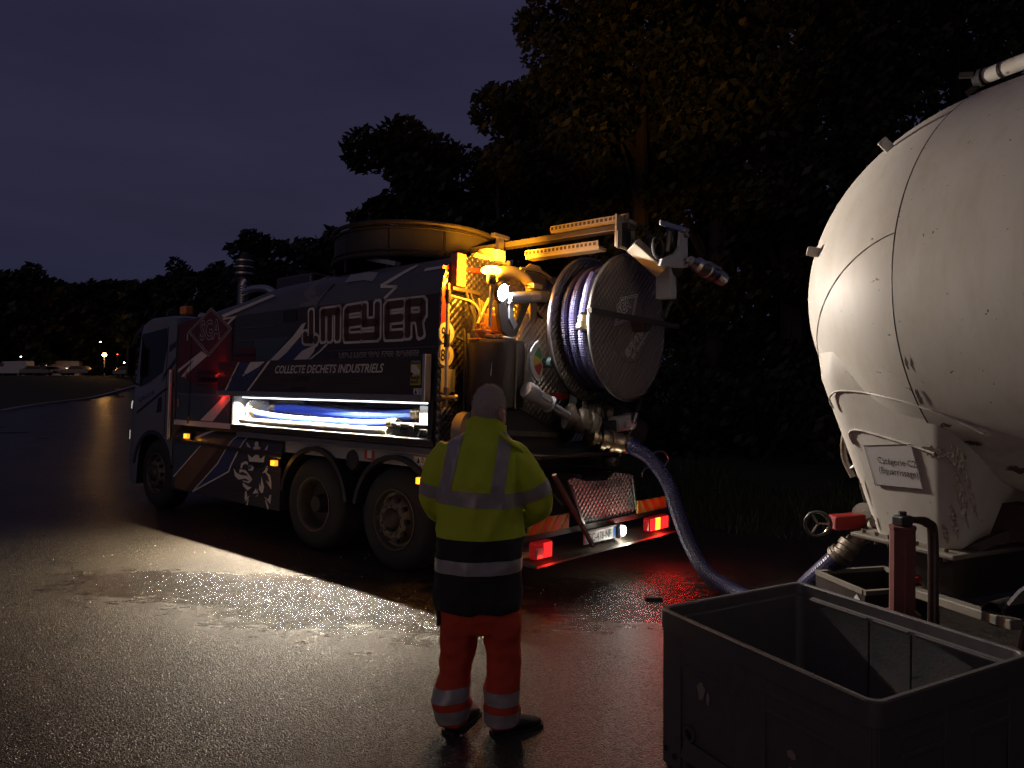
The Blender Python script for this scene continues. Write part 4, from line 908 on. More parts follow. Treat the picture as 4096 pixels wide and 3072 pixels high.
nz_ = obj('suction_nozzle', M().lathe([(.0,0),(.045,.0),(.048,.10),(.075,.13),(.078,.27),(.09,.28),(.09,.33),(.08,.34),(.08,.36),(.085,.37),(.085,.42),(.07,.44),(.066,.62),(.055,.63),(.0,.60)], nz0, nzd, 28), MATS['alu'], hd, smooth=True)
for k in range(6): obj('nozzle_ring', M().lathe([(.068,0),(.074,.006),(.068,.012)], nz0 + nzd*(.46 + k*.024), nzd, 24), MATS['steel'], nz_, smooth=True)
obj('cam_lever', M().bar(nz0 + nzd*.15 + Vector((.085,0,.02)), nz0 + nzd*.40 + Vector((.095,0,.03)), .02, .03), MATS['steel'], nz_)
# --- lower rear: trays, valves
obj('side_tray', M().prism([(.25,1.77),(.80,1.58),(1.11,1.47),(1.19,1.37),(1.28,1.28),(1.92,1.11),(1.92,1.06),(.9,1.06),(.25,1.25)], rr(1.12), .012), MATS['dark_steel'], T)
obj('tray_lip', M().tube([(1.14,.25,1.765),(1.14,.80,1.575),(1.14,1.11,1.465),(1.14,1.19,1.365),(1.14,1.28,1.275),(1.14,1.92,1.105)], .006, 6), MATS['steel_dirty'], T)
obj('floor_tray', M().box((.75,.3,1.22),(1.6,2.2,1.25)), MATS['dark_steel'], T)
obj('shelf_beam', M().bar((1.15,.36,1.435),(1.15,1.14,1.40), .05, .05), MATS['steel_dirty'], T)
obj('guard_plate', M().prism([(1.54,1.68),(1.93,1.72),(2.45,1.52),(2.49,1.46),(2.40,1.32),(2.22,1.26),(1.70,1.34)], rr(1.45), .012), MATS['dark_steel'], T)
obj('pull_rod', M().tube([(1.64,1.99,1.81),(1.64,1.90,1.66)], .018, 8), MATS['dark_steel'], T); obj('pull_handle', M().tube([(1.64,1.88,1.64),(1.64,1.83,1.54)], .032, 12), MATS['steel'], T, smooth=True); obj('pull_handle', M().tube([(1.64,1.78,1.46),(1.64,1.75,1.40)], .022, 10), MATS['dark_steel'], T, smooth=True)
a0, a1 = Vector((1.30,.45,1.84)), Vector((1.42,1.02,1.58)); ax_ = (a1 - a0).normalized()
vv1 = obj('gate_valve', M().lathe([(0,0),(.13,0),(.135,.02),(.135,.04),(.10,.05),(.10,.10),(.12,.12),(.13,.14),(.13,.18),(.10,.19),(.10,.24),(.115,.25),(.115,.30),(.10,.31),(.10,.34),(.0,.35)], a1 - Vector((.06,0,-.02)), Vector((.5,.75,-.25)), 28), MATS['steel_dirty'], T, smooth=True)
obj('valve_actuator', M().lathe([(0,-.02),(.075,-.01),(.085,.02),(.085,.12),(.068,.13),(.068,.30),(.085,.31),(.085,.33),(.04,.34),(.04,.6),(0,.6)], a0, ax_, 24), MATS['grey_paint'], vv1, smooth=True)
decal('warning_label', [(.16,-.035),(.28,-.035),(.28,.035),(.16,.035)], lambda u, v, w: tuple(a0 + ax_*u + Vector((.86,-.25,.42)).normalized()*(.071 + w) + ax_.cross(Vector((.86,-.25,.42)).normalized())*(-v)), 'label_white', vv1, .003)
for k in range(6):
    q = a1 + Vector((-.06,0,.02)) + Vector((.5,.75,-.25)).normalized()*.02; s1 = Vector((.5,.75,-.25)).normalized().orthogonal().normalized(); s2 = Vector((.5,.75,-.25)).normalized().cross(s1)
    p = q + (s1*math.cos(k*PI/3) + s2*math.sin(k*PI/3))*.115; obj('flange_bolt', M().cyl(p - Vector((.015,.02,0)), p + Vector((.015,.02,0)), .014, n=6), MATS['steel'], vv1)
vv2 = obj('gate_valve', M().lathe([(0,0),(.12,0),(.125,.03),(.09,.04),(.09,.10),(.12,.11),(.125,.16),(.095,.17),(.095,.22),(.115,.23),(.115,.27),(.1,.28),(.1,.33),(.105,.34),(.105,.37),(.085,.38),(.085,.45),(0,.45)], (1.48,1.24,1.40), (.45,.85,-.18), 28), MATS['brass'], T, smooth=True)
obj('valve_actuator', M().lathe([(0,0),(.08,0),(.085,.02),(.085,.24),(.095,.25),(.095,.29),(0,.30)], (1.52,1.62,1.515), (.1,.95,.12), 24), MATS['grey_paint'], vv2, smooth=True)
decal('warning_label', [(-.06,-.035),(.06,-.035),(.06,.035),(-.06,.035)], lambda u, v, w: (1.625 + w, 1.77 + u, 1.535 + v + u*.12), 'label_white', vv2, .003)
obj('valve_stem', M().bar((1.52,1.40,1.49),(1.53,1.64,1.515), .08, .10), MATS['dark_steel'], vv2)
obj('outlet_cap', M().lathe([(0,0),(.14,0),(.14,.05),(.11,.06),(.11,.14),(.125,.15),(.125,.2),(.09,.21),(.09,.28),(.095,.29),(.095,.33),(0,.33)], (1.2,1.50,1.64), (.75,.62,-.05), 28), MATS['steel_dirty'], T, smooth=True)
obj('drip_cap', M().lathe([(0,0),(.085,0),(.095,.02),(.095,.07),(.085,.09),(0,.09)], (1.55,1.55,1.10), (0,0,1), 22), MATS['dark_steel'], T, smooth=True)
obj('cap_chain', M().tube(smooth_path([(1.64,1.60,1.34),(1.65,1.60,1.26),(1.64,1.58,1.20)], 4), .007, 6), MATS['steel'], T)
obj('inspection_drum', M().lathe([(0,0),(.22,0),(.23,.02),(.23,.3),(.0,.3)], (1.05,.42,.98), (1,0,0), 28), MATS['dark_steel'], T, smooth=True)
decal('warning_label', [(.30,1.10),(.44,1.06),(.46,1.13),(.32,1.17)], rr(1.352), 'label_white', T, .003)
obj('hose_saddle', M().lathe([(0,0),(.19,0),(.2,.02),(.2,.10),(.0,.10)], (.75,.15,1.42), (1,.3,0), 22), MATS['yellow_part'], T, smooth=True)
for pth in ([(1.75,2.09,1.23),(1.75,2.30,1.23),(1.75,2.42,1.15),(1.75,2.35,1.08)], [(1.75,1.85,.985),(1.75,1.86,1.04),(1.75,1.95,1.075),(1.75,2.08,1.06),(1.75,2.18,.965)]):
    obj('grab_handle', M().tube(smooth_path(pth, 4), .010, 8), MATS['steel'], T, smooth=True)
# --- bumper group
lp = obj('drop_panel', M().prism([(.63,1.02),(.72,1.04),(.94,.99),(1.30,.98),(1.42,1.05),(1.76,1.01),(1.88,.57),(.90,.55)], rr(1.66), .015), MATS['quilted_dark'], T)
obj('panel_edge', M().bar((1.69,.63,1.0),(1.69,.905,.55), .03, .012, up=(1,0,0)), MATS['steel'], lp); obj('panel_edge', M().bar((1.69,1.76,1.0),(1.69,1.88,.57), .03, .012, up=(1,0,0)), MATS['steel'], lp)
text('maker_lettering', 'CAPPELLOTTO', .085, rr(1.675), .004, 'decal_maroon', lp, origin=(1.02,.90), rot=.03, sx=.95)
obj('under_run_beam', M().box((1.62,.0,.545),(1.70,2.5,.60)), MATS['dark_steel'], T, bevel=.004)
bp_ = obj('rear_bumper', M().prism([(1.55,.345),(1.82,.345),(1.82,.365),(1.74,.38),(1.60,.42),(1.55,.42)], lambda u, v, w: (u, w, v), 2.5), MATS['steel_dirty'], T)
for y0, y1 in ((.0,.585),(1.82,2.45)):
    cb = obj('chevron_board', M().box((1.71,y0,.605),(1.725,y1,.735)), MATS['chev_yellow'], T)
    for k in range(4):
        a = y0 + (y1 - y0)*(k*.27) ; w_ = (y1 - y0)*.135; s = .11 if y0 < 1 else -.11
        pl = [(a,.608),(a + w_,.608),(a + w_ + s,.732),(a + s,.732)]
        pl = [(min(max(u, y0 + .002), y1 - .002), v) for u, v in pl]
        if max(p[0] for p in pl) - min(p[0] for p in pl) > .03: decal('chevron_stripe', pl, rr(1.725), 'chev_orange', cb, .003)
for y0, y1 in ((.03,.28),(1.97,2.40)):
    tl_ = obj('tail_lamp', M().box((1.70,y0,.40),(1.78,y1,.545)), MATS['red_lens_dim'], T, bevel=.02)
    if y0 > 1:
        obj('brake_lens', M().box((1.775,y0 + .02,.41),(1.79,y0 + .12,.535)), MATS['red_lens'], tl_, bevel=.004)
        obj('turn_lens', M().box((1.775,y0 + .125,.41),(1.791,y0 + .225,.535)), MATS['tail_amber'], tl_, bevel=.004)
        obj('reflector_lens', M().box((1.775,y0 + .23,.41),(1.79,y1 - .02,.535)), MATS['red_lens'], tl_, bevel=.004)
    else:
        obj('brake_lens', M().box((1.775,y0 + .11,.41),(1.79,y0 + .22,.535)), MATS['red_lens'], tl_, bevel=.004)
        obj('clear_lens', M().box((1.775,y0 + .01,.41),(1.79,y0 + .105,.50)), MATS['lens_clear'], tl_, bevel=.004)
light('tail_glow', 'POINT', T, (1.90,2.20,.33), 7, (1,.02,.02), shadow_soft_size=.05)
light('tail_glow', 'POINT', T, (1.82,2.18,.40), .8, (1,.02,.02), shadow_soft_size=.03)
light('tail_glow', 'POINT', T, (1.88,.20,.36), 2.0, (1,.03,.02), shadow_soft_size=.05)
np_ = obj('number_plate', M().box((1.72,.83,.415),(1.735,1.38,.535)), MATS['plate_white'], T, bevel=.004)
decal('plate_band', [(.835,.42),(.878,.42),(.878,.53),(.835,.53)], rr(1.7355), 'plate_blue', np_, .002); decal('plate_band', [(1.335,.42),(1.375,.42),(1.375,.53),(1.335,.53)], rr(1.7355), 'plate_blue', np_, .002)
text('plate_number', 'GC-478-NF', .105, rr(1.7355), .002, 'decal_black', np_, origin=(.885,.437), sx=.80)
obj('plate_frame', M().box((1.71,.80,.535),(1.75,1.42,.548)), MATS['dark_steel'], np_)
pl_ = obj('plate_lamp', M().lathe([(0,0),(.035,.0),(.05,.02),(.05,.05),(0,.06)], (1.72,1.47,.475), (1,0,0), 18), MATS['plate_lens'], T, smooth=True)
obj('lamp_shield', M().box((1.70,1.405,.41),(1.77,1.425,.55)), MATS['steel'], T)
light('plate_light', 'POINT', T, (1.86,1.49,.34), 4, (1,.97,.86), shadow_soft_size=.03)
light('plate_light', 'POINT', T, (1.79,1.47,.50), .9, (1,.97,.86), shadow_soft_size=.02)
light('plate_light', 'POINT', T, (1.80,1.10,.57), .35, (1,.97,.86), shadow_soft_size=.03)
obj('prop_strut', M().bar((1.76,.29,1.10),(1.80,.875,.41), .035, .03), MATS['steel_dirty'], T)
obj('prop_strut', M().bar((1.60,.10,1.20),(1.66,.55,.80), .035, .03), MATS['dark_steel'], T)
obj('mud_flap', M().box((1.25,.05,.25),(1.26,.62,.95)), MATS['rubber'], T)

# ---------------------------------------------------------------- hoses and case lying in the locker
def tpt(x, y, z): return tuple(TRM @ Vector((x, y, z)))
def locker_hose(name, label, pts, r, mat, ends):
    h = thing(name, label, 'hose'); h.matrix_world = TRM
    P = smooth_path(pts, 8); obj('hose_wall', hose_mesh(P, r, .02, .0035, 14), MATS[mat], h)
    for s, e in ((0, 1), (-1, -2)):
        p = P[s]; d = (P[s] - P[e]).normalized()
        obj('coupling', M().lathe([(r*.9,-.06),(r*1.12,-.05),(r*1.05,-.02),(r*1.18,-.01),(r*1.18,.03),(r*1.0,.035),(r*1.0,.07),(r*.8,.07),(r*.8,-.02)], p, d, 20), MATS[ends], h, smooth=True)
    return h
locker_hose('suction_hose', 'bright blue ribbed suction hose lying on top inside the lit locker', [(-2.62,.30,1.565),(-2.2,.28,1.57),(-1.5,.25,1.545),(-.8,.22,1.53),(-.3,.22,1.545),(.08,.22,1.575)], .052, 'blue_hose', 'brass')
locker_hose('suction_hose', 'blue grey suction hose at the front of the lit locker, below the bright blue one', [(-2.88,.17,1.49),(-2.5,.15,1.46),(-1.9,.13,1.44),(-1.2,.12,1.435),(-.6,.13,1.44),(-.18,.13,1.465)], .050, 'blue_hose', 'brass')
locker_hose('suction_hose', 'pale whitish hose lying lowest along the locker sill', [(-2.95,.06,1.395),(-2.3,.055,1.39),(-1.5,.05,1.39),(-.7,.05,1.388),(-.25,.06,1.39)], .034, 'pale_hose', 'pale_hose')
locker_hose('suction_hose', 'violet hose lying furthest back against the quilted locker wall', [(-2.4,.45,1.58),(-1.6,.46,1.60),(-.9,.44,1.57),(-.2,.42,1.58),(.3,.40,1.60)], .045, 'violet_hose', 'brass')
cs = thing('tool_case', 'black plastic tool case with latches at the right end of the lit locker', 'case'); cs.matrix_world = TRM
obj('case_bottom', M().box((-.10,.04,1.352),(.46,.36,1.43)), MATS['black_plastic'], cs, bevel=.015); obj('case_lid', M().box((-.11,.035,1.434),(.47,.37,1.485)), MATS['black_plastic'], cs, bevel=.015)
for x in (-.02, .17): obj('latch', M().box((x,.022,1.40),(x + .07,.045,1.465)), MATS['black_plastic'], cs, bevel=.005)
obj('case_handle', M().tube([(.30,.03,1.36),(.36,.01,1.43),(.44,.01,1.43),(.46,.03,1.36)], .008, 6), MATS['steel'], cs)
# ---------------------------------------------------------------- tank trailer on the right
mk('tank_white', (.57, .545, .49), .55, vs=2.4, var=.08, coat=.0)
def tank_mat():
    m = MATS['tank_white']; n, l = m.node_tree.nodes, m.node_tree.links; b = n['Principled BSDF']
    tc = n.new('ShaderNodeTexCoord'); mp = n.new('ShaderNodeMapping'); mp.inputs['Scale'].default_value = (2.2, 2.2, .5)
    nz = n.new('ShaderNodeTexNoise'); nz.inputs['Scale'].default_value = 4; nz.inputs['Detail'].default_value = 6; nz.inputs['Roughness'].default_value = .7
    l.new(tc.outputs['Object'], mp.inputs['Vector']); l.new(mp.outputs[0], nz.inputs['Vector'])
    cr = n.new('ShaderNodeMapRange'); cr.inputs['From Min'].default_value = .45; cr.inputs['From Max'].default_value = .8; cr.inputs['To Max'].default_value = .5
    l.new(nz.outputs['Fac'], cr.inputs['Value'])
    mx = n.new('ShaderNodeMix'); mx.data_type = 'RGBA'; mx.inputs['B'].default_value = (.40, .34, .22, 1)
    old = b.inputs['Base Color'].links[0].from_socket
    l.new(cr.outputs[0], mx.inputs['Factor']); l.new(old, mx.inputs['A'])
    # small chips and dirt specks
    n2 = n.new('ShaderNodeTexNoise'); n2.inputs['Scale'].default_value = 34; n2.inputs['Detail'].default_value = 5
    l.new(tc.outputs['Object'], n2.inputs['Vector'])
    c2 = n.new('ShaderNodeMapRange'); c2.inputs['From Min'].default_value = .70; c2.inputs['From Max'].default_value = .74; l.new(n2.outputs['Fac'], c2.inputs['Value'])
    m2 = n.new('ShaderNodeMix'); m2.data_type = 'RGBA'; m2.inputs['B'].default_value = (.12, .09, .07, 1)
    l.new(c2.outputs[0], m2.inputs['Factor']); l.new(mx.outputs['Result'], m2.inputs['A']); l.new(m2.outputs['Result'], b.inputs['Base Color'])
tank_mat()
mk('rust_patch', (.085, .058, .045), .8, vs=20, var=.5, bump=.6, bs=50)
mk('red_metal', (.17, .055, .047), .55, vs=8, var=.3, bump=.15, bs=40)
mk('valve_red', (.24, .018, .015), .4, vs=12, var=.2)
mk('dark_red_frame', (.035, .014, .012), .6, vs=8, var=.35)
mk('pale_frame', (.17, .15, .12), .55, vs=10, var=.3)
mk('paper', (.52, .50, .49), .35, vs=30, var=.05, coat=.4)
TH = R(67); tn = Vector((-math.cos(TH), math.sin(TH), 0)); tm = Vector((-math.sin(TH), -math.cos(TH), 0)); tc0 = Vector((3.12, 4.23, 0))
trl = thing('tank_trailer', 'big white cylindrical tank trailer with rounded end and scuffed lower hopper', 'trailer')
TLM = Matrix.Translation(tc0) @ Matrix((tn, tm, Vector((0,0,1)))).transposed().to_4x4(); trl.matrix_world = TLM
TLI = TLM.inverted()
def L3(x, y, z): return TLI @ Vector((x, y, z))
AZ, TR_, TD = 2.452, 1.2, 1.3
shell = obj('tank_shell', M().lathe([(1.19,-7.2),(1.208,-7.19),(1.208,-3.5),(1.208,-1.5),(1.208,-.7),(1.208,-.004),(1.190,0)], (0,0,AZ), (1,0,0), 96), MATS['tank_white'], trl, smooth=True)
dome = obj('tank_dome', M().lathe([(TR_*math.cos(t), TD*math.sin(t)) for t in [PI/2*k/28 for k in range(29)]], (0,0,AZ), (1,0,0), 96), MATS['tank_white'], trl, smooth=True)
obj('seam_groove', M().tube([(.004, 1.2035*math.cos(2*PI*k/120), AZ + 1.2035*math.sin(2*PI*k/120)) for k in range(120)], .0042, 6, closed=True), MATS['decal_black'], trl)
def on_dome(a, z): return TR_*math.sqrt(max(0, 1 - (a/TD)**2 - (z/TR_)**2))
def dome_n(p): return Vector((p.x/TD**2, p.y/TR_**2, (p.z - AZ)/TR_**2)).normalized()
wp = []
for k in range(20):
    a = .02 + k*.05; z = .245 - .035*k*.3 - .0016*k*k; p = Vector((a, on_dome(a, z), AZ + z)); wp.append(p + dome_n(p)*.002)
obj('weld_bead', M().tube(wp, [.003 + .0012*math.sin(i*3.3) for i in range(len(wp))], 6), MATS['tank_white'], dome)
# hopper under the rear end
def rrect(a0, a1, b0, b1, z, r, n=7):
    out = []
    for cx, cy, s in ((a1 - r, b1 - r, 0), (a0 + r, b1 - r, 90), (a0 + r, b0 + r, 180), (a1 - r, b0 + r, 270)):
        out += [Vector((cx + r*math.cos(R(s + 90*k/n)), cy + r*math.sin(R(s + 90*k/n)), z)) for k in range(n + 1)]
    return out
def hop(t):  # 0 bottom .. 1 top
    z = .955 + t*(1.86 - .955)
    out = rrect(.02 - .33*t, .56 + .24*t, -.62 - .30*t, .69 + .295*t, z, .10 + .16*t)
    for p in out:
        lim = on_dome(max(0, p.x), z - AZ) - .012 + max(0, 1.2 - t)*1.6
        p.y = max(-lim, min(lim, p.y))
    return out
hp = obj('hopper', M().loft([hop(1.28*k/12) for k in range(13)]), MATS['tank_white'], trl, smooth=True)
def bead(name, pts, r, parent): return obj(name, M().tube(pts, [r*(1 + .18*math.sin(i*2.7) + .12*math.sin(i*5.1)) for i in range(len(pts))], 6), MATS['tank_white'], parent, smooth=True)
def on_skin(a, t, lift=.004):
    z = .955 + t*.905; bf = .69 + .295*t
    sh_b = math.sqrt(max(0, 1.208**2 - (z - AZ)**2)) if a <= 0 else on_dome(a, z - AZ)
    return Vector((a, max(bf, sh_b) + lift, z))
bead('weld_bead', smooth_path([on_skin(*p) for p in ((.62,.86),(.63,.93),(.58,.975),(.5,.985),(.35,.975),(.2,.95),(.05,.915),(-.1,.865),(-.2,.82),(-.3,.76))], 7), .006, dome)
bead('weld_bead', smooth_path([on_skin(*p) for p in ((.53,.62),(.545,.68),(.52,.715),(.45,.72),(.3,.69),(.15,.655),(.0,.615))], 7), .007, hp)
# edge fold of the hopper and rust
HN = Vector((0,.95,-.31)).normalized()
def hopf(u, v, w):  # near face of the hopper: u along a, v up (0..1)
    z = .955 + v*(1.86 - .955); return (u, .69 + .295*v + .004 + w, z)
def rough_poly(cx, cv, ru, rv, n=26, seed=1, jag=.35):
    q = random.Random(seed); return [(cx + ru*math.cos(2*PI*k/n)*(1 - jag*q.random()), cv + rv*math.sin(2*PI*k/n)*(1 - jag*q.random())) for k in range(n)]
for i, (cx, cv, ru, rv) in enumerate(((.0,.62,.10,.05),(-.13,.60,.07,.10),(-.10,.35,.035,.20),(-.03,.20,.03,.14),(.04,.10,.02,.08),(.52,.08,.02,.06),(.55,.30,.012,.10),(-.16,.40,.02,.18))):
    decal('rust_patch', rough_poly(cx, cv, ru, rv, 30, i + 3, .6), hopf, 'rust_patch', hp, .002)
def shell_patch(a, ang, ra, rb, seed):
    m = M(); pl = rough_poly(0, 0, ra, rb, 26, seed, .55)
    for u, v in pl: t = ang + v/1.21; m.v.append((a + u, 1.2115*math.cos(t), AZ + 1.2115*math.sin(t)))
    m.f.append(tuple(range(len(pl)))); m.mi.append(0); return obj('rust_patch', m, MATS['rust_patch'], shell)
shell_patch(-.32,-.98,.08,.05,11); shell_patch(-.19,-.80,.06,.025,12); shell_patch(-.03,-.55,.018,.07,13); shell_patch(-.025,-.38,.012,.05,14); shell_patch(-.10,-.70,.05,.02,15)
sh = decal('paper_sheet', [(.115,.37),(.435,.35),(.450,.62),(.125,.66)], lambda u, v, w: (u, hopf(u, v, 0)[1] + w + .002, hopf(u, v, 0)[2]), 'paper', hp, .003)
m = M()
for c_ in [(.115,.37),(.435,.35),(.450,.62),(.125,.66)]: pass
ring_poly('sheet_border', [(.115,.37),(.435,.35),(.450,.62),(.125,.66)], [(.118,.376),(.432,.356),(.447,.614),(.128,.654)], lambda u, v, w: (u, hopf(u, v, 0)[1] + w + .002, hopf(u, v, 0)[2]), 'decal_black', hp, .005)
PF = lambda u, v, w: (.41 - u, hopf(0, .35 + v/.905, 0)[1] + w + .002, hopf(0, .35 + v/.905, 0)[2])
text('sheet_lettering', 'Cat\u00e9gorie C2', .056, PF, .0055, 'decal_black', hp, origin=(.035,.145), sx=.82, rot=.0)
text('sheet_lettering', '(Equarrissage)', .056, PF, .0055, 'decal_black', hp, origin=(.028,.085), sx=.82, rot=.0)
fl = obj('hopper_flange', M().box((-.06,-.72,.925),(.62,.80,.953)), MATS['pale_frame'], trl, bevel=.008)
for k in range(7): obj('flange_bolt', M().cyl((.02 + k*.09,.75,.90),(.02 + k*.09,.75,.975), .013, n=6), MATS['steel_dirty'], fl)
obj('outlet_cone', M().loft([rrect(.02,.52,-.5,.62,.924,.08), rrect(.12,.42,-.3,.45,.62,.08)]), MATS['dark_steel'], trl, smooth=True)
# rear hatch with clamps
ht_ = obj('rear_hatch', M().lathe([(.0,0),(.30,0),(.32,.02),(.32,.07),(.26,.12),(0,.15)], (.72,.12,1.32), (.93,0,-.36), 36), MATS['tank_white'], trl, smooth=True)
for k in range(6):
    a = 2*PI*k/6 + .3; d = Vector((.93,0,-.36)).normalized(); s1 = Vector((0,1,0)); s2 = d.cross(s1); p = Vector((.76,.12,1.30)) + (s1*math.cos(a) + s2*math.sin(a))*.31
    obj('hatch_clamp', M().bar(p - d*.05, p + d*.11, .05, .04), MATS['steel_dirty'], ht_, bevel=.008); obj('clamp_bolt', M().cyl(p + d*.08, p + d*.17 + Vector((0,0,-.03)), .014, n=8), MATS['steel'], ht_)
obj('hatch_lever', M().tube(smooth_path([(1.0,.35,1.62),(1.06,.36,1.52),(1.08,.34,1.36),(1.02,.32,1.22)], 5), .022, 8), MATS['steel_dirty'], ht_, smooth=True)
for p in ((.728,.957,.269), (.342,.803,.834)):   # small lugs on the dome
    q = Vector((p[0], p[1], AZ + p[2])); nn_ = dome_n(q)
    obj('lug', M().bar(q - nn_*.03, q + nn_*.075, .018, .06, up=(0,.35,.9)), MATS['tank_white'], dome, bevel=.008)
# handrail tube along the top
hr0 = Vector((-.02,.52,AZ + 1.165)); hr = obj('handrail', M().tube([hr0, hr0 + Vector((-3.2,-.02,.0))], .042, 18), MATS['tank_white'], trl, smooth=True)
obj('rail_collar', M().tube([hr0 + Vector((-.10,0,0)), hr0 + Vector((-.115,0,0))], .045, 18), MATS['decal_black'], hr); obj('rail_cap', M().lathe([(.044,0),(.052,.01),(.052,.03),(.04,.035),(.04,.06),(0,.06)], hr0 - Vector((.02,0,0)), (1,0,0), 18), MATS['rubber'], hr, smooth=True)
obj('coupling_claw', M().bar(hr0 + Vector((.03,.03,.02)), hr0 + Vector((.10,.05,.04)), .02, .03), MATS['dark_steel'], hr); obj('coupling_claw', M().bar(hr0 + Vector((.03,.0,-.04)), hr0 + Vector((.08,.02,-.07)), .02, .03), MATS['dark_steel'], hr)
for x in (-.6, -2.2): obj('rail_foot', M().bar(hr0 + Vector((x,0,-.02)), hr0 + Vector((x,-.04,-.16)), .04, .03), MATS['tank_white'], hr)
# outlet with red gate valve and hand wheel
vb = L3(2.46, 5.2, .875); wdir = (TLI.to_3x3() @ Vector((1, .12, .06))).normalized()
rv = obj('outlet_valve', M().bar(vb - wdir*.12, vb + wdir*.12, .11, .105), MATS['valve_red'], trl, bevel=.012)
for k in (-.04, .05): obj('valve_slot', M().box(tuple(vb + wdir*k + Vector((-.02,.054,-.02))), tuple(vb + wdir*k + Vector((.02,.058,.02)))), MATS['decal_black'], rv)
obj('valve_flange', M().lathe([(0,-.02),(.085,-.02),(.085,.015),(.03,.02),(.03,.05),(0,.05)], vb + wdir*.16 + Vector((0,.03,.04)), (TLI.to_3x3() @ Vector((-.3,-.9,.1))), 24), MATS['steel'], rv, smooth=True)
hw = obj('hand_wheel', M().tube([vb - wdir*.23 + (TLI.to_3x3() @ (Vector((.55,-.1,0))*math.cos(2*PI*k/24)*.16 + Vector((0,0,1))*math.sin(2*PI*k/24)*.088)) for k in range(24)], .012, 8, closed=True), MATS['black_plastic'], rv, smooth=True)
for a in (0, 2.1, 4.2): obj('wheel_spoke', M().tube([vb - wdir*.23, vb - wdir*.23 + (TLI.to_3x3() @ (Vector((.55,-.1,0))*math.cos(a)*.16 + Vector((0,0,1))*math.sin(a)*.088))], .008, 6), MATS['steel_dirty'], hw)
obj('wheel_rim_shine', M().tube([vb - wdir*.245 + (TLI.to_3x3() @ (Vector((.55,-.1,0))*math.cos(2*PI*k/24)*.15 + Vector((0,0,1))*math.sin(2*PI*k/24)*.08)) for k in range(24)], .004, 6, closed=True), MATS['steel'], hw)
obj('outlet_elbow', M().tube(smooth_path([L3(2.62,5.1,.86), L3(2.58,5.15,.80), L3(2.52,5.19,.74), L3(2.47,5.2,.69)], 5), .06, 14), MATS['steel_dirty'], trl, smooth=True)
obj('outlet_coupling', M().lathe([(.062,0),(.078,.01),(.078,.05),(.068,.06),(.068,.09),(.08,.10),(.08,.13),(.066,.14)], L3(2.49,5.2,.72), (TLI.to_3x3() @ Vector((-.55,-.0,-.72))), 22), MATS['steel_dirty'], trl, smooth=True)
# jack post with air lines
pj = Vector((2.06, 3.74, 0)); q = L3(pj.x, pj.y, 0)
pst = obj('jack_post', M().lathe([(0,.60),(.062,.60),(.062,1.125),(.066,1.13),(.066,1.145),(0,1.145)], q, (0,0,1), 12), MATS['red_metal'], trl)
obj('post_plate', M().lathe([(0,.66),(.09,.66),(.09,.69),(0,.69)], q, (0,0,1), 6), MATS['red_metal'], pst); obj('post_rod', M().cyl(q + Vector((0,0,.03)), q + Vector((0,0,.62)), .030, n=14), MATS['red_metal'], pst, smooth=True)
obj('post_foot', M().box(tuple(q + Vector((-.1,-.1,.0))), tuple(q + Vector((.1,.1,.03)))), MATS['dark_red_frame'], pst)
obj('post_cap', M().box(tuple(q + Vector((-.035,-.04,1.145))), tuple(q + Vector((.035,.04,1.20)))), MATS['black_plastic'], pst, bevel=.01); obj('cap_nut', M().cyl(q + Vector((0,0,1.2)), q + Vector((0,0,1.22)), .02, n=6), MATS['black_plastic'], pst)
i3 = TLI.to_3x3()
for k in (0, 1):
    o_ = i3 @ Vector((.03 + .04*k, .02*k, 0)); e_ = i3 @ Vector((.16 + .04*k, .02 + .02*k, 0))
    obj('air_line', M().tube(smooth_path([q + o_*.5 + Vector((0,0,1.18)), q + o_ + Vector((0,0,1.175)), q + e_*.8 + Vector((0,0,1.15 + .01*k)), q + e_ + Vector((0,0,1.05)), q + e_ + Vector((0,0,.4))], 6), .014, 8), MATS['dark_red_frame'], pst, smooth=True)
obj('post_strip', M().bar(q + i3 @ Vector((-.02,-.064,0)) + Vector((0,0,.62)), q + i3 @ Vector((-.02,-.064,0)) + Vector((0,0,1.12)), .012, .012, up=(1,0,0)), MATS['red_metal'], pst)
# frame, pipe, wheel
obj('chassis_beam', M().box((-6.8,.28,1.02),(.1,.42,1.22)), MATS['dark_red_frame'], trl); obj('chassis_beam', M().box((-6.8,-.42,1.02),(.1,-.28,1.22)), MATS['dark_red_frame'], trl)
obj('frame_brace', M().bar(L3(2.42,4.05,.86), L3(2.95,3.95,1.14), .05, .05), MATS['dark_red_frame'], trl)
obj('rear_beam', M().bar(L3(2.36,4.25,.66), L3(2.46,3.45,.72), .07, .05), MATS['pale_frame'], trl, bevel=.006)
obj('beam_bracket', M().bar(L3(2.36,4.2,.72), L3(2.42,4.2,.74), .04, .03), MATS['valve_red'], trl)
obj('tail_pipe', M().lathe([(.052,0),(.058,.0),(.058,.5),(.052,.5)], L3(2.43,3.58,.73), i3 @ Vector((.86,.45,.02)), 24, closed=True), MATS['dark_steel'], trl, smooth=True)
for s_ in (1, -1):
    wq = Vector((-.85,.62*s_ + (0 if s_ > 0 else -.0),.5))
    w_ = bpy.data.objects.new('wheel', None); COL.objects.link(w_); w_.parent = trl; w_.location = wq
    obj('tyre', M().lathe([(.28,-.14),(.46,-.15),(.5,-.11),(.5,.11),(.46,.15),(.28,.14)], (0,0,0), (0,1,0), 40), MATS['rubber'], w_, smooth=True); obj('rim', M().lathe([(0,.10),(.2,.10),(.24,.05),(.285,.14),(.29,.12)], (0,0,0), (0,s_,0), 28), MATS['steel_dirty'], w_, smooth=True)
obj('axle', M().cyl((-.85,-.7,.5),(-.85,.7,.5), .06, n=12), MATS['dark_steel'], trl)
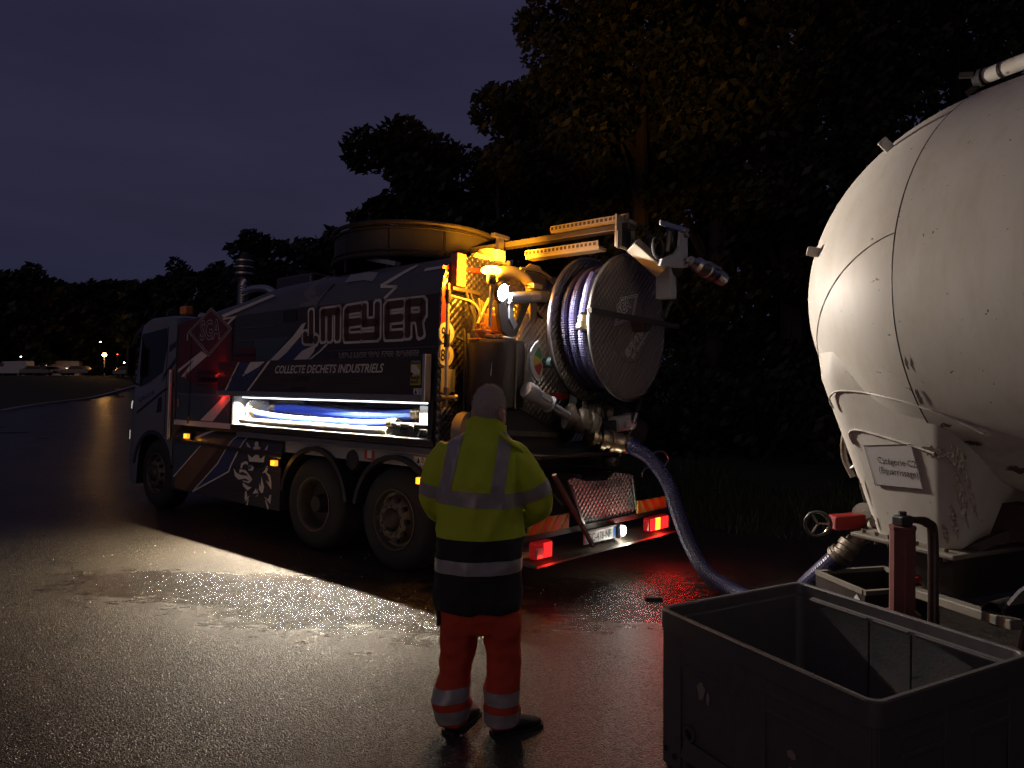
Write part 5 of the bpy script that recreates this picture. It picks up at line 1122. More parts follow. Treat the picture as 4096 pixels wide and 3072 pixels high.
obj('axle_hanger', M().box((-.95,.29,.5),(-.75,.40,1.03)), MATS['dark_red_frame'], trl); obj('axle_hanger', M().box((-.95,-.40,.5),(-.75,-.29,1.03)), MATS['dark_red_frame'], trl)
m = M()
for k in range(13):
    a = R(15 + k*12.5); m.v += [(-.85 + r_*math.cos(a), y_, .5 + r_*math.sin(a)) for r_ in (.56,.575) for y_ in (.44,.82)]
for k in range(12):
    b = k*4; m.f += [(b,b+1,b+5,b+4),(b+2,b+6,b+7,b+3),(b,b+4,b+6,b+2),(b+1,b+3,b+7,b+5)]; m.mi += [0]*4
obj('mudguard', m, MATS['grey_paint'], trl, smooth=True)
for a in (-3.2, -4.6):
    for s_ in (1, -1): obj('landing_leg', M().box((a,.35*s_ - .06,.02),(a + .12,.35*s_ + .06,1.03)), MATS['dark_red_frame'], trl)

# open black trough behind the post
cr_ = thing('metal_trough', 'dark open metal trough with pale rim on the ground behind the red post', 'trough', (2.52, 5.0, gz(2.52, 5.0)), R(12))
obj('floor', M().box((-.24,-.26,.0),(.34,.26,.03)), MATS['dark_steel'], cr_)
for a, b in (((-.24,-.26,.03),(-.225,.26,.52)),((.325,-.26,.03),(.34,.26,.52)),((-.225,-.26,.03),(.325,-.245,.52)),((-.225,.245,.03),(.325,.26,.52))): obj('wall', M().box(a, b), MATS['dark_steel'], cr_)
for p0, p1 in (((-.24,-.253,.535),(.34,-.253,.535)),((-.24,.253,.535),(.34,.253,.535)),((-.232,-.24,.535),(-.232,.24,.535)),((.332,-.24,.535),(.332,.24,.535))): obj('rim', M().bar(p0, p1, .03, .03), MATS['pale_frame'], cr_)
obj('torn_tape', M().prism([(0,0),(.03,.02),(.02,.06),(.035,.10),(.01,.13),(-.02,.10),(-.01,.05),(-.03,.03)], lambda u, v, w: (-.245 - w, -.2 + u, .38 + v), .004), MATS['paper'], cr_)

# ---------------------------------------------------------------- suction hose from truck to trailer
sh_ = thing('suction_hose', 'thick violet suction hose running from the truck valve down to the trailer outlet', 'hose')
hs = [tpt(1.66,1.58,1.325), tpt(1.72,1.72,1.315), (1.20,7.15,1.235), (1.37,7.08,1.13), (1.53,6.98,.90), (1.61,6.85,.60), (1.69,6.69,.33), (1.80,6.50,.125), (1.97,6.28,.035), (2.10,5.95,.03), (2.19,5.62,.14), (2.27,5.40,.37), (2.36,5.27,.54), (2.43,5.21,.645)]
obj('hose_wall', hose_mesh(smooth_path(hs, 8), .067, .022, .003, 18), MATS['violet_hose'], sh_)
P_ = smooth_path(hs, 8)
obj('coupling', M().lathe([(.076,0),(.09,.005),(.085,.03),(.095,.035),(.095,.06),(.083,.065),(.09,.07),(.09,.10),(.078,.11)], P_[0], P_[3] - P_[0], 22), MATS['brass'], sh_, smooth=True)
obj('coupling', M().lathe([(.076,0),(.086,.005),(.082,.03),(.088,.035),(.088,.06),(.078,.065)], P_[-1], P_[-4] - P_[-1], 22), MATS['steel_dirty'], sh_, smooth=True)

# work lamp throws its light at the trailer
light('work_light', 'SPOT', T, tuple(WLAMP), 520, (1,.955,.87), spot_size=R(98), spot_blend=.5, shadow_soft_size=.04, aim=tuple(TRM.inverted() @ Vector((3.0,5.0,2.1))))

# ---------------------------------------------------------------- grey plastic pallet box in front
mk('bin_plastic', (.095, .088, .088), .42, vs=16, var=.28, bump=.10, bs=90, detail=9, rv=.16)
mk('sticker_remains', (.30, .24, .20), .7, vs=30, var=.25)
bx = thing('pallet_box', 'empty dark grey plastic pallet box in the right foreground', 'pallet box', (1.446, 3.237, 0), math.atan2(-.889, .457))
LX, LY, LZ = 1.2, 1.0, .78
def rbox(hx, hy, z, r, n=5): return rrect(-hx, hx, -hy, hy, z, r, n)
hx, hy = LX/2, LY/2
out = [rbox(hx - .03, hy - .03, .13, .05), rbox(hx - .012, hy - .012, LZ - .10, .05), rbox(hx, hy, LZ - .095, .055), rbox(hx, hy, LZ - .006, .055), rbox(hx - .006, hy - .006, LZ, .05),
       rbox(hx - .022, hy - .022, LZ, .045), rbox(hx - .028, hy - .028, LZ - .006, .04), rbox(hx - .030, hy - .030, LZ - .055, .04), rbox(hx - .048, hy - .048, LZ - .06, .04), rbox(hx - .065, hy - .065, .20, .05), rbox(hx - .075, hy - .075, .18, .05)]
box_shell = obj('box_wall', M().loft(out), MATS['bin_plastic'], bx, smooth=True)
def ribs(length, half, axis):
    f = (lambda u, v, w: (u, -half - w, v)) if axis == 'x-' else (lambda u, v, w: (-u, half + w, v)) if axis == 'x+' else (lambda u, v, w: (-half - w, -u, v)) if axis == 'y-' else (lambda u, v, w: (half + w, u, v))
    h = length/2
    P = [(-h + .03, -h + .16), (-.085, .085), (h - .16, h - .03)]
    for u0, u1 in P: obj('rib', M().prism([(u0,.02),(u1,.02),(u1,LZ - .10),(u0,LZ - .10)], f, .007), MATS['bin_plastic'], bx, bevel=.006)
    for z in (LZ - .17, LZ - .245):
        for (a0, a1) in ((-h + .16, -.085), (.085, h - .16)): obj('ledge', M().prism([(a0,z),(a1,z),(a1,z + .022),(a0,z + .022)], f, -.004 if False else .008), MATS['bin_plastic'], bx, bevel=.004)
    for (a0, a1) in ((-h + .16, -.085), (.085, h - .16)): obj('skirt_flare', M().prism([(a0,.10),(a1,.10),(a1 - .03,.20),(a0 + .03,.20)], f, .012), MATS['bin_plastic'], bx, bevel=.006)
ribs(LX, hy - .018, 'x-'); ribs(LX, hy - .018, 'x+'); ribs(LY, hx - .018, 'y-'); ribs(LY, hx - .018, 'y+')
for ix in (-1, 0, 1):
    for iy in (-1, 0, 1):
        obj('foot', M().box((ix*(hx - .10) - .08, iy*(hy - .10) - .075, 0),(ix*(hx - .10) + .08, iy*(hy - .10) + .075,.13)), MATS['bin_plastic'], bx, bevel=.012)
# near long side is local y-: drain hole and sticker remains
nf = lambda u, v, w: (u, -hy + .018 - w, v)
dh = obj('drain_hole', M().lathe([(.026,0),(.038,0),(.038,.016),(.026,.016)], (-.38,-hy + .022,.235), (0,-1,0), 20, closed=True), MATS['bin_plastic'], bx, smooth=True)
obj('hole_dark', M().lathe([(0,0),(.027,0),(.027,.006),(0,.006)], (-.38,-hy + .022,.235), (0,-1,0), 16), MATS['decal_black'], dh)
for x, z in ((-.54,.10),(-.475,.085)): obj('moulded_hole', M().lathe([(0,0),(.014,0),(.014,.003),(0,.003)], (x,-hy + .004,z), (0,-1,0), 12), MATS['decal_black'], bx)
for i, (u, v, a, b) in enumerate(((-.30,.47,.03,.05),(-.255,.45,.012,.04),(.22,.42,.025,.02),(.215,.35,.016,.025))): decal('sticker_remains', rough_poly(u, v, a, b, 14, i + 40, .4), lambda u_, v_, w_: (u_, -hy + .0165 - w_, v_), 'sticker_remains', bx, .004)
# inside wall mouldings on the far long side
for u in (-.12, .10): obj('inner_groove', M().box((u,hy - .062,.22),(u + .006,hy - .055,LZ - .07)), MATS['decal_black'], bx)
for u0, u1 in ((-.50,-.13),(-.10,.09),(.12,.50)): obj('inner_ledge', M().box((u0,hy - .060,LZ - .075),(u1,hy - .046,LZ - .062)), MATS['bin_plastic'], bx, bevel=.003)

# ---------------------------------------------------------------- small things on the tarmac
pc = Vector((1.28, 6.15, 0)); pc = Vector(((1413*4096/2212 - 2048)/2840*6.28, 6.28, 0))
wd = tag(obj('wood_scrap', M().prism([(-.07,-.025),(.02,-.03),(.075,-.02),(.07,.02),(.0,.03),(-.075,.02)], lambda u, v, w: (u, v, w), .03), MATS['bark'], bevel=.006, loc=(pc.x, pc.y, gz(pc.x, pc.y))), 'small dark scrap of wood lying in the red tail lamp glow', 'wood scrap')
pm_ = M(); q = random.Random(5)
for i in range(130):
    a = q.uniform(-5, .5); b = q.uniform(3.6, 9); s = q.uniform(.004, .011); z = gz(a, b)
    pm_.add([(a-s,b,z+s*.4),(a+s*.8,b-s*.5,z+s*.5),(a+s*.3,b+s,z+s*.4),(a,b,z+s*1.3),(a-s*.2,b-s,z+s*.3)], [(0,4,3),(4,1,3),(1,2,3),(2,0,3)])
tag(obj('loose_grit', pm_, MATS['kerb_stone']), 'scattered pale grit on the wet tarmac', kind='stuff')
# ---------------------------------------------------------------- worker seen from behind
mk('hivis_yellow', (.52, .64, .03), .75, vs=9, var=.10, bump=.25, bs=220)
mk('navy_cloth', (.020, .018, .020), .85, vs=9, var=.3, bump=.25, bs=220)
mk('orange_cloth', (.58, .06, .022), .8, vs=8, var=.15, bump=.25, bs=220)
mk('reflective_tape', (.40, .37, .36), .38, .25, vs=40, var=.12, bump=.12, bs=300)
mk('skin', (.46, .27, .20), .55, vs=14, var=.15)
mk('grey_hair', (.50, .43, .37), .8, vs=90, var=.35, bump=.7, bs=260)
mk('boot_leather', (.018, .015, .013), .45, vs=14, var=.3, bump=.25, bs=60)
def remesh(m, vox, smooth=4, fold=0., fs=6., stretch=(1,1,1), seed=0):
    me = m.mesh('tmp'); o = bpy.data.objects.new('tmp', me); COL.objects.link(o)
    bm = bmesh.new(); bm.from_mesh(me); bmesh.ops.recalc_face_normals(bm, faces=bm.faces); bm.to_mesh(me); bm.free()
    a = o.modifiers.new('r', 'REMESH'); a.mode = 'VOXEL'; a.voxel_size = vox
    s = o.modifiers.new('s', 'SMOOTH'); s.iterations = smooth; s.factor = .5
    dg = bpy.context.evaluated_depsgraph_get(); r = bpy.data.meshes.new_from_object(o.evaluated_get(dg))
    bpy.data.objects.remove(o); bpy.data.meshes.remove(me)
    if fold:
        bm = bmesh.new(); bm.from_mesh(r); bm.normal_update()
        for v in bm.verts:
            c = Vector((v.co.x*stretch[0], v.co.y*stretch[1], v.co.z*stretch[2]))*fs + Vector((seed, seed*2, 0))
            w = (.42 - abs(noise.noise(c)))*1.3 + noise.noise(c*2.1)*.4 + noise.noise(c*4.7)*.18
            v.co += v.normal*fold*w
        bm.to_mesh(r); bm.free()
    return r
def ell(m, c, r, rot=None, n=18, k=12):
    rings = []
    for i in range(1, k):
        t = PI*i/k; ring = []
        for j in range(n):
            p = Vector((r[0]*math.sin(t)*math.cos(2*PI*j/n), r[1]*math.sin(t)*math.sin(2*PI*j/n), r[2]*math.cos(t)))
            ring.append(Vector(c) + (rot @ p if rot else p))
        rings.append(ring)
    return m.loft(rings[::-1])
def oval(z, cx, cy, hw, hd, n=28): return [Vector((cx + hw*math.copysign(abs(math.cos(t))**.85, math.cos(t)), cy + hd*math.copysign(abs(math.sin(t))**.85, math.sin(t)), z)) for t in [2*PI*k/n for k in range(n)]]
person = thing('person', 'worker seen from behind in yellow and navy hi-vis jacket and orange trousers', 'person', (-.17, 3.82, 0))
HR = Matrix.Rotation(R(-38), 3, 'Z'); HC = Vector((.050, .03, 1.765))
b = M()
ell(b, HC, (.083,.102,.122), HR); ell(b, HC + HR @ Vector((0,.035,-.065)), (.062,.075,.075), HR)
ell(b, HC + HR @ Vector((0,.108,-.03)), (.014,.022,.028), HR, 10, 8)
for s in (1, -1):
    ell(b, HC + HR @ Vector((s*.094,-.012,-.038)), (.018,.030,.042), HR @ Matrix.Rotation(R(28*s), 3, 'Z'), 10, 8)
b.tube([HC + Vector((0,-.02,-.05)), (.03,-.005,1.62), (.01,0,1.52)], [.062,.066,.075], 16)
b.loft([oval(z, 0, 0, hw, hd) for z, hw, hd in ((.80,.15,.11),(.95,.165,.115),(1.15,.16,.11),(1.35,.17,.115),(1.48,.165,.10),(1.56,.09,.075))])
ARM_R = [(.16,0,1.50),(.24,0,1.40),(.305,.03,1.27),(.27,.16,1.17),(.15,.27,1.14)]; ARM_L = [(-.16,0,1.50),(-.215,0,1.40),(-.245,.03,1.27),(-.20,.16,1.18),(-.07,.27,1.15)]
for A in (ARM_R, ARM_L): b.tube(smooth_path(A, 5), [.058 - .0011*i for i in range(len(smooth_path(A, 5)))], 14)
def hand(m, w, d, up, side):
    w, d = Vector(w), Vector(d).normalized(); s = d.cross(Vector(up)).normalized()*side; u = s.cross(d).normalized()*side
    m.loft([[w + d*t + s*(hw*math.cos(q)) + u*(.015*math.sin(q)) for q in [2*PI*k/12 for k in range(12)]] for t, hw in ((-.02,.026),(.03,.038),(.075,.042),(.10,.038))])
    for i, (o, ln) in enumerate(((-.030,.075),(-.010,.085),(.010,.080),(.030,.062))):
        p = w + d*.09 + s*o; m.tube([p, p + d*ln*.45 - u*.012, p + d*ln*.7 - u*.04, p + d*ln*.62 - u*.065], [.0095,.009,.0085,.007], 8)
    p = w + d*.02 - s*.035; m.tube([p, p - s*.03 + d*.03 - u*.01, p - s*.025 + d*.065 - u*.03], [.012,.010,.008], 8)
hand(b, (.13,.285,1.135), (-.85,.5,-.05), (0,0,1), 1); hand(b, (-.05,.285,1.145), (.85,.5,-.05), (0,0,1), -1)
for x, f in ((.115,.0),(-.125,.03)): b.tube([(x*.8,0,.82),(x,.01,.55),(x + .0,.0,.45),(x,-.01,.25),(x,0,.08)], [.085,.07,.06,.058,.045], 14)
bd = remesh(b, .009, 2); body_o = obj('body', bd, MATS['skin'], person, smooth=True)
# cropped hair as a thin cap over the skull
def cap_from(src, test, off, name, mat, parent, cuts=()):
    bm = bmesh.new(); bm.from_mesh(src.data if hasattr(src, 'data') else src)
    for co, no in cuts: bmesh.ops.bisect_plane(bm, geom=bm.verts[:] + bm.edges[:] + bm.faces[:], plane_co=co, plane_no=no)
    bm.normal_update(); nrm = {v: v.normal.copy() for v in bm.verts}
    kill = [f for f in bm.faces if not test(f.calc_center_median())]; bmesh.ops.delete(bm, geom=kill, context='FACES')
    for v in bm.verts: v.co += nrm[v]*off
    me = bpy.data.meshes.new(name); bm.to_mesh(me); bm.free()
    if hasattr(me, 'materials'): me.materials.clear()
    return obj(name, me, MATS[mat], parent, smooth=True)
def hairy(c):
    q = HR.transposed() @ (c - HC); return q.z > -.085 and (q.y < .045 or q.z > .075) and not (abs(q.x) > .083) and q.z > -.075 + max(0, q.y)*.9
hair = cap_from(body_o, hairy, .003, 'hair', 'grey_hair', person)
hq = random.Random(3); hm = M(); hp_ = hair.data.polygons; hv = hair.data.vertices
for i in range(7000):
    p = hp_[hq.randrange(len(hp_))]; c = p.center + Vector((hq.uniform(-1,1), hq.uniform(-1,1), hq.uniform(-1,1)))*.005
    d = (p.normal + Vector((hq.uniform(-.6,.6), hq.uniform(-.6,.6), hq.uniform(-1.1,.1)))).normalized()*hq.uniform(.006,.011); s_ = d.orthogonal().normalized()*.0007
    hm.add([c - s_, c + s_, c + d], [(0, 1, 2)])
obj('hair_strands', hm, MATS['grey_hair'], hair, fix=False)['kind'] = 'stuff'
# jacket
J = M()
JR = [(.695,-.012,0,.226,.165),(.72,-.012,0,.232,.17),(.90,-.01,0,.232,.172),(1.085,0,0,.232,.178),(1.22,.0,0,.222,.18),(1.38,0,-.005,.215,.172),(1.50,.0,0,.214,.155),(1.56,.005,.0,.195,.14),(1.60,.02,.01,.14,.115),(1.635,.03,.015,.10,.10)]
J.loft([oval(*r) for r in JR])
SR = [(.14,0,1.525),(.215,.0,1.455),(.275,-.005,1.36),(.315,.02,1.265),(.29,.13,1.18),(.18,.25,1.15)]; SL = [(-.15,0,1.53),(-.205,0,1.46),(-.235,0,1.375),(-.250,.03,1.27),(-.215,.14,1.19),(-.10,.25,1.16)]
for S_ in (SR, SL):
    pth = smooth_path(S_, 5); J.tube(pth, [.084 - .0006*i for i in range(len(pth))], 18)
jm = remesh(J, .0125, 5, fold=.020, fs=5.0, stretch=(1.3,1.0,.8), seed=3)
def zone(src, name, mat, test, off, cuts): return cap_from(src, test, off, name, mat, person, cuts)
Z1 = [((0,0,1.085),(0,0,1))]
jk = zone(jm, 'jacket', 'hivis_yellow', lambda c: c.z > 1.085, 0, Z1)
zone(jm, 'jacket_hem', 'navy_cloth', lambda c: c.z <= 1.085, 0, Z1)
def intorso(c): return abs(c.x - .0) < .262 and not (c.x > .225 or c.x < -.235) and c.y < .25
tilt = Vector((.06,0,1)).normalized()
zone(jm, 'waist_tape', 'reflective_tape', lambda c: 1.255 < c.z + .06*c.x < 1.335 and intorso(c), .004, [((0,0,1.255),(.06,0,1)),((0,0,1.335),(.06,0,1))])
zone(jm, 'hem_tape', 'reflective_tape', lambda c: .905 < c.z < .975, .004, [((0,0,.905),(0,0,1)),((0,0,.975),(0,0,1))])
def brace(name, x0, x1, side):
    # band over the shoulder: between two slanted planes
    no = Vector((1, 0, (x0 - x1)/.30)).normalized()
    co0 = Vector((x1 - .035, 0, 1.28)); co1 = Vector((x1 + .035, 0, 1.28)); nn = Vector((1, 0, -(x0 - x1)/.32)).normalized()
    zone(jm, name, 'reflective_tape', lambda c: (c - co0).dot(nn) > 0 and (c - co1).dot(nn) < 0 and 1.30 < c.z < 1.66, .0042, [(co0, nn), (co1, nn), ((0,0,1.30),(0,0,1))])
brace('shoulder_tape', .135, .085, 1); brace('shoulder_tape', -.125, -.195, -1)
for S_ in (SR, SL):
    pth = smooth_path(S_, 5); i = 12
    n0 = (pth[i+1] - pth[i-1]).normalized(); c0 = pth[i] - n0*.035; c1 = pth[i] + n0*.035
    zone(jm, 'sleeve_tape', 'reflective_tape', lambda c: (c - c0).dot(n0) > 0 and (c - c1).dot(n0) < 0 and (c - pth[i]).length < .125 and (abs(c.x) > .215), .0045, [(c0, n0), (c1, n0)])
# stand-up collar
cm = M(); cn = 30; rings = []
for z, r0, dy, thick in ((1.59,.128,.0,0),(1.635,.112,.0,0),(1.68,.104,-.004,0),(1.70,.105,-.006,0),(1.697,.096,-.006,0),(1.64,.098,0,0)):
    rings.append([Vector((.032 + r0*1.04*math.cos(2*PI*k/cn), .015 + dy + r0*math.sin(2*PI*k/cn), z - .05*max(0, math.sin(2*PI*k/cn)) + .006*math.sin(2*PI*k/cn*5) + .02*max(0,-math.sin(2*PI*k/cn)) - .03*max(0, math.cos(2*PI*k/cn)))) for k in range(cn)])
obj('collar', M().loft(rings, (False, False)), MATS['hivis_yellow'], person, smooth=True)
# hood flap rolled at the right shoulder
obj('collar_flap', M().loft([[Vector((.10 + .13*t + .0, -.04 - .05*math.sin(t*PI)+ .045*math.cos(q)*(1-.5*t), 1.635 - .10*t + .016*math.sin(q))) for q in [2*PI*k/12 for k in range(12)]] for t in [k/8 for k in range(9)]]), MATS['hivis_yellow'], person, smooth=True)
# trousers
tb = M()
tb.loft([oval(z, cx, 0, hw, hd) for z, cx, hw, hd in ((.58,0,.185,.125),(.66,.0,.21,.14),(.78,-.0,.215,.145),(.86,0,.21,.14))])
LR = [(.70,.105,0,.105,.125),(.58,.118,0,.098,.12),(.45,.124,.01,.092,.105),(.32,.122,.0,.088,.10),(.22,.112,-.005,.088,.10),(.16,.112,-.01,.093,.108),(.075,.115,-.005,.088,.105)]
LL = [(.70,-.105,0,.105,.125),(.58,-.112,.0,.10,.12),(.45,-.122,.012,.09,.105),(.34,-.14,.01,.080,.095),(.27,-.15,.0,.088,.10),(.20,-.157,-.01,.104,.115),(.15,-.152,-.01,.095,.11),(.085,-.15,.0,.085,.10)]
for LG in (LR, LL): tb.loft([oval(*r) for r in LG])
tm_ = remesh(tb, .0125, 4, fold=.016, fs=6.5, stretch=(1,1,1.2), seed=9)
zone(tm_, 'trousers', 'orange_cloth', lambda c: True, 0, [])
for s in (1, -1):
    for z0, z1, w in ((.195,.265,0),(.085,.155,0)):
        dz = .0 if s > 0 else .02
        zone(tm_, 'trouser_tape', 'reflective_tape', lambda c: c.x*s > 0 and z0 + dz < c.z - .08*(c.x if s < 0 else 0) - (.012 if s < 0 else 0) < z1 + dz, .004, [((0,0,z0 + dz + (.012 if s < 0 else 0)),((-.08 if s < 0 else 0),0,1)),((0,0,z1 + dz + (.012 if s < 0 else 0)),((-.08 if s < 0 else 0),0,1))])
obj('side_pocket', M().box((-.235,-.05,.60),(-.215,.06,.74)), MATS['navy_cloth'], person, bevel=.008)
# boots
def boot(name, heel, ang, lift=0):
    B = M(); R_ = Matrix.Rotation(ang, 3, 'Z'); h = Vector(heel)
    def ring(y, hw, z0, z1): return [h + R_ @ Vector((hw*math.cos(q), y, (z0 + z1)/2 + (z1 - z0)/2*math.sin(q))) for q in [2*PI*k/14 for k in range(14)]]
    B.loft([ring(-.045,.025,.02,.09), ring(-.035,.040,.006,.12), ring(.0,.046,.004,.125), ring(.06,.045,.004,.12), ring(.12,.048,.004,.095), ring(.18,.052,.004,.075), ring(.23,.045,.006,.06), ring(.25,.025,.015,.045)])
    B.tube([h + R_ @ Vector((0,.01,.06)), h + R_ @ Vector((0,.0,.13)), h + R_ @ Vector((0,-.005,.20))], [.05,.056,.062], 16)
    o = obj('boot', remesh(B, .011, 3), MATS['boot_leather'], person, smooth=True)
    S_ = M(); pl = [(-.04,-.045),(.04,-.045),(.05,.0),(.046,.07),(.056,.18),(.045,.245),(0,.265),(-.045,.245),(-.056,.18),(-.046,.07),(-.05,0)]
    S_.prism(pl, lambda u, v, w: tuple(h + R_ @ Vector((u, v, w))), .022); obj('sole', S_, MATS['rubber'], o)
boot('boot', (.105,-.01,0), R(-62)); boot('boot', (-.155,.03,0), R(-28))
# ---------------------------------------------------------------- trees
def leaf_mesh(blobs, n, size, q):
    vs, fs = [], []
    wts = [b[3]**2 for b in blobs]; tot = sum(wts)
    for (cx, cy, cz, r), w in zip(blobs, wts):
        for i in range(int(n*w/tot)):
            u, v = q.uniform(-1, 1), q.uniform(0, 2*PI); rad = r*(q.random()**.28); s_ = math.sqrt(1 - u*u)
            p = Vector((cx + rad*s_*math.cos(v), cy + rad*s_*math.sin(v), cz + rad*u*.82))
            a = Vector((q.uniform(-1,1), q.uniform(-1,1), q.uniform(-1,1))).normalized(); b = a.orthogonal().normalized(); c = a.cross(b)
            s = size*q.uniform(.55, 1.35); k = len(vs)
            vs += [p - b*s, p - c*s*.45 + a*s*.12, p + b*s, p + c*s*.5 - a*s*.1]; fs.append((k, k+1, k+2, k+3))
    me = bpy.data.meshes.new('crown'); me.from_pydata([tuple(v) for v in vs], [], fs); me.update(); return me
def tree(name, label, x, y, h, w, seed, n=4200, size=.17, mat='leaf', low=.25, group=None):
    q = random.Random(seed); z = gz(x, y) - .05
    t = thing(name, label, 'tree', (x, y, z), 0, group)
    tk = M(); lean = Vector((q.uniform(-.3,.3), q.uniform(-.3,.3), 0)); top = h*.72
    tk.tube([(0,0,0),(lean.x*.2,lean.y*.2,h*.2),(lean.x*.6,lean.y*.6,h*.45),(lean.x,lean.y,top)], [.022*h,.017*h,.012*h,.004*h], 9)
    blobs = []
    for i in range(17):
        f = i/16; zz = h*(low + (.93 - low)*f); prof = math.sin(PI*min(1, .16 + .80*(1 - f)))**.7
        for j in range(2 if f > .85 else 3):
            a = q.uniform(0, 2*PI); rr_ = w*.5*prof*q.uniform(.35, .88); r = w*.5*q.uniform(.20, .36)*(.65 + .35*prof)
            blobs.append((lean.x*f + rr_*math.cos(a), lean.y*f + rr_*math.sin(a), zz + q.uniform(-.04,.04)*h, r))
    blobs.append((lean.x, lean.y, h*.90, w*.16))
    for bl in blobs[::4]:
        z0 = max(h*.18, bl[2] - h*.16); f = z0/h; tk.tube([(lean.x*f, lean.y*f, z0), ((lean.x*f + bl[0])/2, (lean.y*f + bl[1])/2, (z0 + bl[2])/2 + .03*h), bl[:3]], [.006*h,.004*h,.0012*h], 5)
    obj('trunk', tk, MATS['bark'], t, smooth=True)
    me = leaf_mesh(blobs, n, size, q); o = obj('crown', me, MATS[mat], t)
    return t
def at(px, d): return ((px - 2048)/2840*d, d)
NEAR = [  # px, dist, height, width, label
 (1665,27,11.4,6.4,'leafy tree with pointed top just left of the beacon, over the truck body'),
 (2010,24,11.9,6.2,'tall leafy tree directly above the amber beacon'),
 (2330,22,13.8,6.0,'taller tree right of the beacon, above the boom'),
 (2560,20,17.0,6.6,None),(2860,19,18,7,None),(3180,18,17,7,None),(3500,18,18,7,None),(3850,19,17,7,None),
 (2270,30,17.0,8,None),(2480,28,19,8,None),(2820,27,19,8,None),(3250,27,20,9,None),(3700,28,20,9,None),(1850,32,12.2,7.0,None)]
for i, (px, d, h, w, lb) in enumerate(NEAR):
    x, y = at(px, d)
    tree('roadside_tree', lb or 'black silhouetted tree in the dense dark wood behind the truck and trailer', x, y, h, w, 50 + i, n=19000 if lb or i < 6 else 12000, size=.13 if d < 24 else .18, mat='leaf' if i % 2 == 0 else 'leaf_dark', low=.05, group=None if lb else 'trees of the dark wood')
MID = [(1080,62,14.0,8.5),(1230,66,15.0,9),(1350,60,14.5,8),(960,72,13.5,9),(830,80,14.5,10),(720,86,15.6,10)]
for i, (px, d, h, w) in enumerate(MID):
    x, y = at(px, d); tree('hedge_tree', 'dark round tree standing between the far treeline and the truck', x, y, h, w, 90 + i, n=3200, size=.42, mat='leaf_dark', low=.08, group='trees beyond the truck cab')
FAR = [(-60,118,17.5,12),(60,122,18.5,13),(160,118,17.6,11),(262,128,17.0,12),(370,124,16.6,12),(470,128,17.4,12),(570,122,16.2,11),(650,126,16.2,12),(20,140,19,14),(210,142,19.5,14),(420,142,19,14),(620,142,19,14),(900,120,18,13),(1100,120,18,13)]
for i, (px, d, h, w) in enumerate(FAR):
    x, y = at(px, d); tree('far_tree', 'black tree in the low treeline along the left horizon', x, y, h, w, 130 + i, n=2600, size=.75, mat='leaf_dark', low=.03, group='far treeline at the left')
# undergrowth along the edge of the yard
q = random.Random(77); vs, fs = [], []
for i in range(9000):
    s = q.uniform(-9, 11); e = yard_edge(s) + q.uniform(.05, 2.6)**1.0; x, y = road_point(s, e); hgt = q.uniform(.10, .38)*(.6 + .5*noise.noise(Vector((x, y, 0)))) + .05; a = q.uniform(0, 2*PI); w_ = .006 + hgt*.02
    z = gz(x, y) - .035; dx, dy = math.cos(a)*w_, math.sin(a)*w_; bx_, by_ = q.uniform(-.4,.4)*hgt, q.uniform(-.4,.4)*hgt; k = len(vs)
    vs += [(x-dx,y-dy,z),(x+dx,y+dy,z),(x+bx_*.4+dx*.7,y+by_*.4+dy*.7,z+hgt*.6),(x+bx_,y+by_,z+hgt),(x+bx_*.4-dx*.7,y+by_*.4-dy*.7,z+hgt*.6)]; fs.append((k,k+1,k+2,k+3,k+4))
me = bpy.data.meshes.new('verge_grass'); me.from_pydata(vs, [], fs); me.update()
tag(obj('verge_grass', me, MATS['grass_blade']), 'rough dark grass on the verge behind the hose', kind='stuff')
bl = []
for i in range(46):
    s = q.uniform(-10, 22); x, y = road_point(s, yard_edge(s) + q.uniform(2.4, 7)); bl.append((x, y, gz(x, y) + q.uniform(.3, 1.2), q.uniform(.6, 1.5)))
tag(obj('undergrowth', leaf_mesh(bl, 16000, .12, q), MATS['leaf_dark']), 'tangled dark undergrowth at the foot of the wood', kind='stuff')

# ---------------------------------------------------------------- far parking area at the left
mk('sodium_lamp', (1, .6, .2), .3, emit=(1, .40, .07), es=60, var=.02)
mk('far_white', (.55, .56, .58), .5, vs=2); mk('lit_glass', (.8, .8, .75), .3, emit=(1, .93, .8), es=1.4, var=.3); mk('far_light', (1, .95, .85), .3, emit=(1, .9, .72), es=14, var=.02); mk('far_red', (1, .1, .05), .3, emit=(1, .12, .04), es=4, var=.02)
mk('car_paint', (.07, .07, .08), .3, vs=3, coat=.6); mk('car_pale', (.35, .34, .32), .35, vs=3, coat=.5)
lx, ly = at(418, 112); lz = gz(lx, ly)
sl_ = thing('street_lamp', 'lit orange street lamp on a pole in the far car park', 'street lamp', (lx, ly, lz))
obj('pole', M().tube([(0,0,0),(0,0,2.9)], [.09,.06], 10), MATS['grey_paint'], sl_, smooth=True)
obj('lamp_head', M().lathe([(.06,0),(.16,.05),(.18,.10),(0,.12)], (0,0,2.86), (0,0,1), 16), MATS['grey_paint'], sl_, smooth=True)
ell_ = M(); ell_.lathe([(0,0),(.24,.08),(.32,.3),(.24,.52),(0,.6)], (0,0,2.98), (0,0,1), 16); obj('globe', ell_, MATS['sodium_lamp'], sl_, smooth=True)
light('street_light', 'POINT', sl_, (0,-.5,3.25), 220, (1,.52,.15), shadow_soft_size=.2)
hx_, hy_ = at(430, 106); hb = thing('clipped_hedge', 'low hedge lit orange beneath the street lamp', 'hedge', (hx_, hy_, gz(hx_, hy_)))
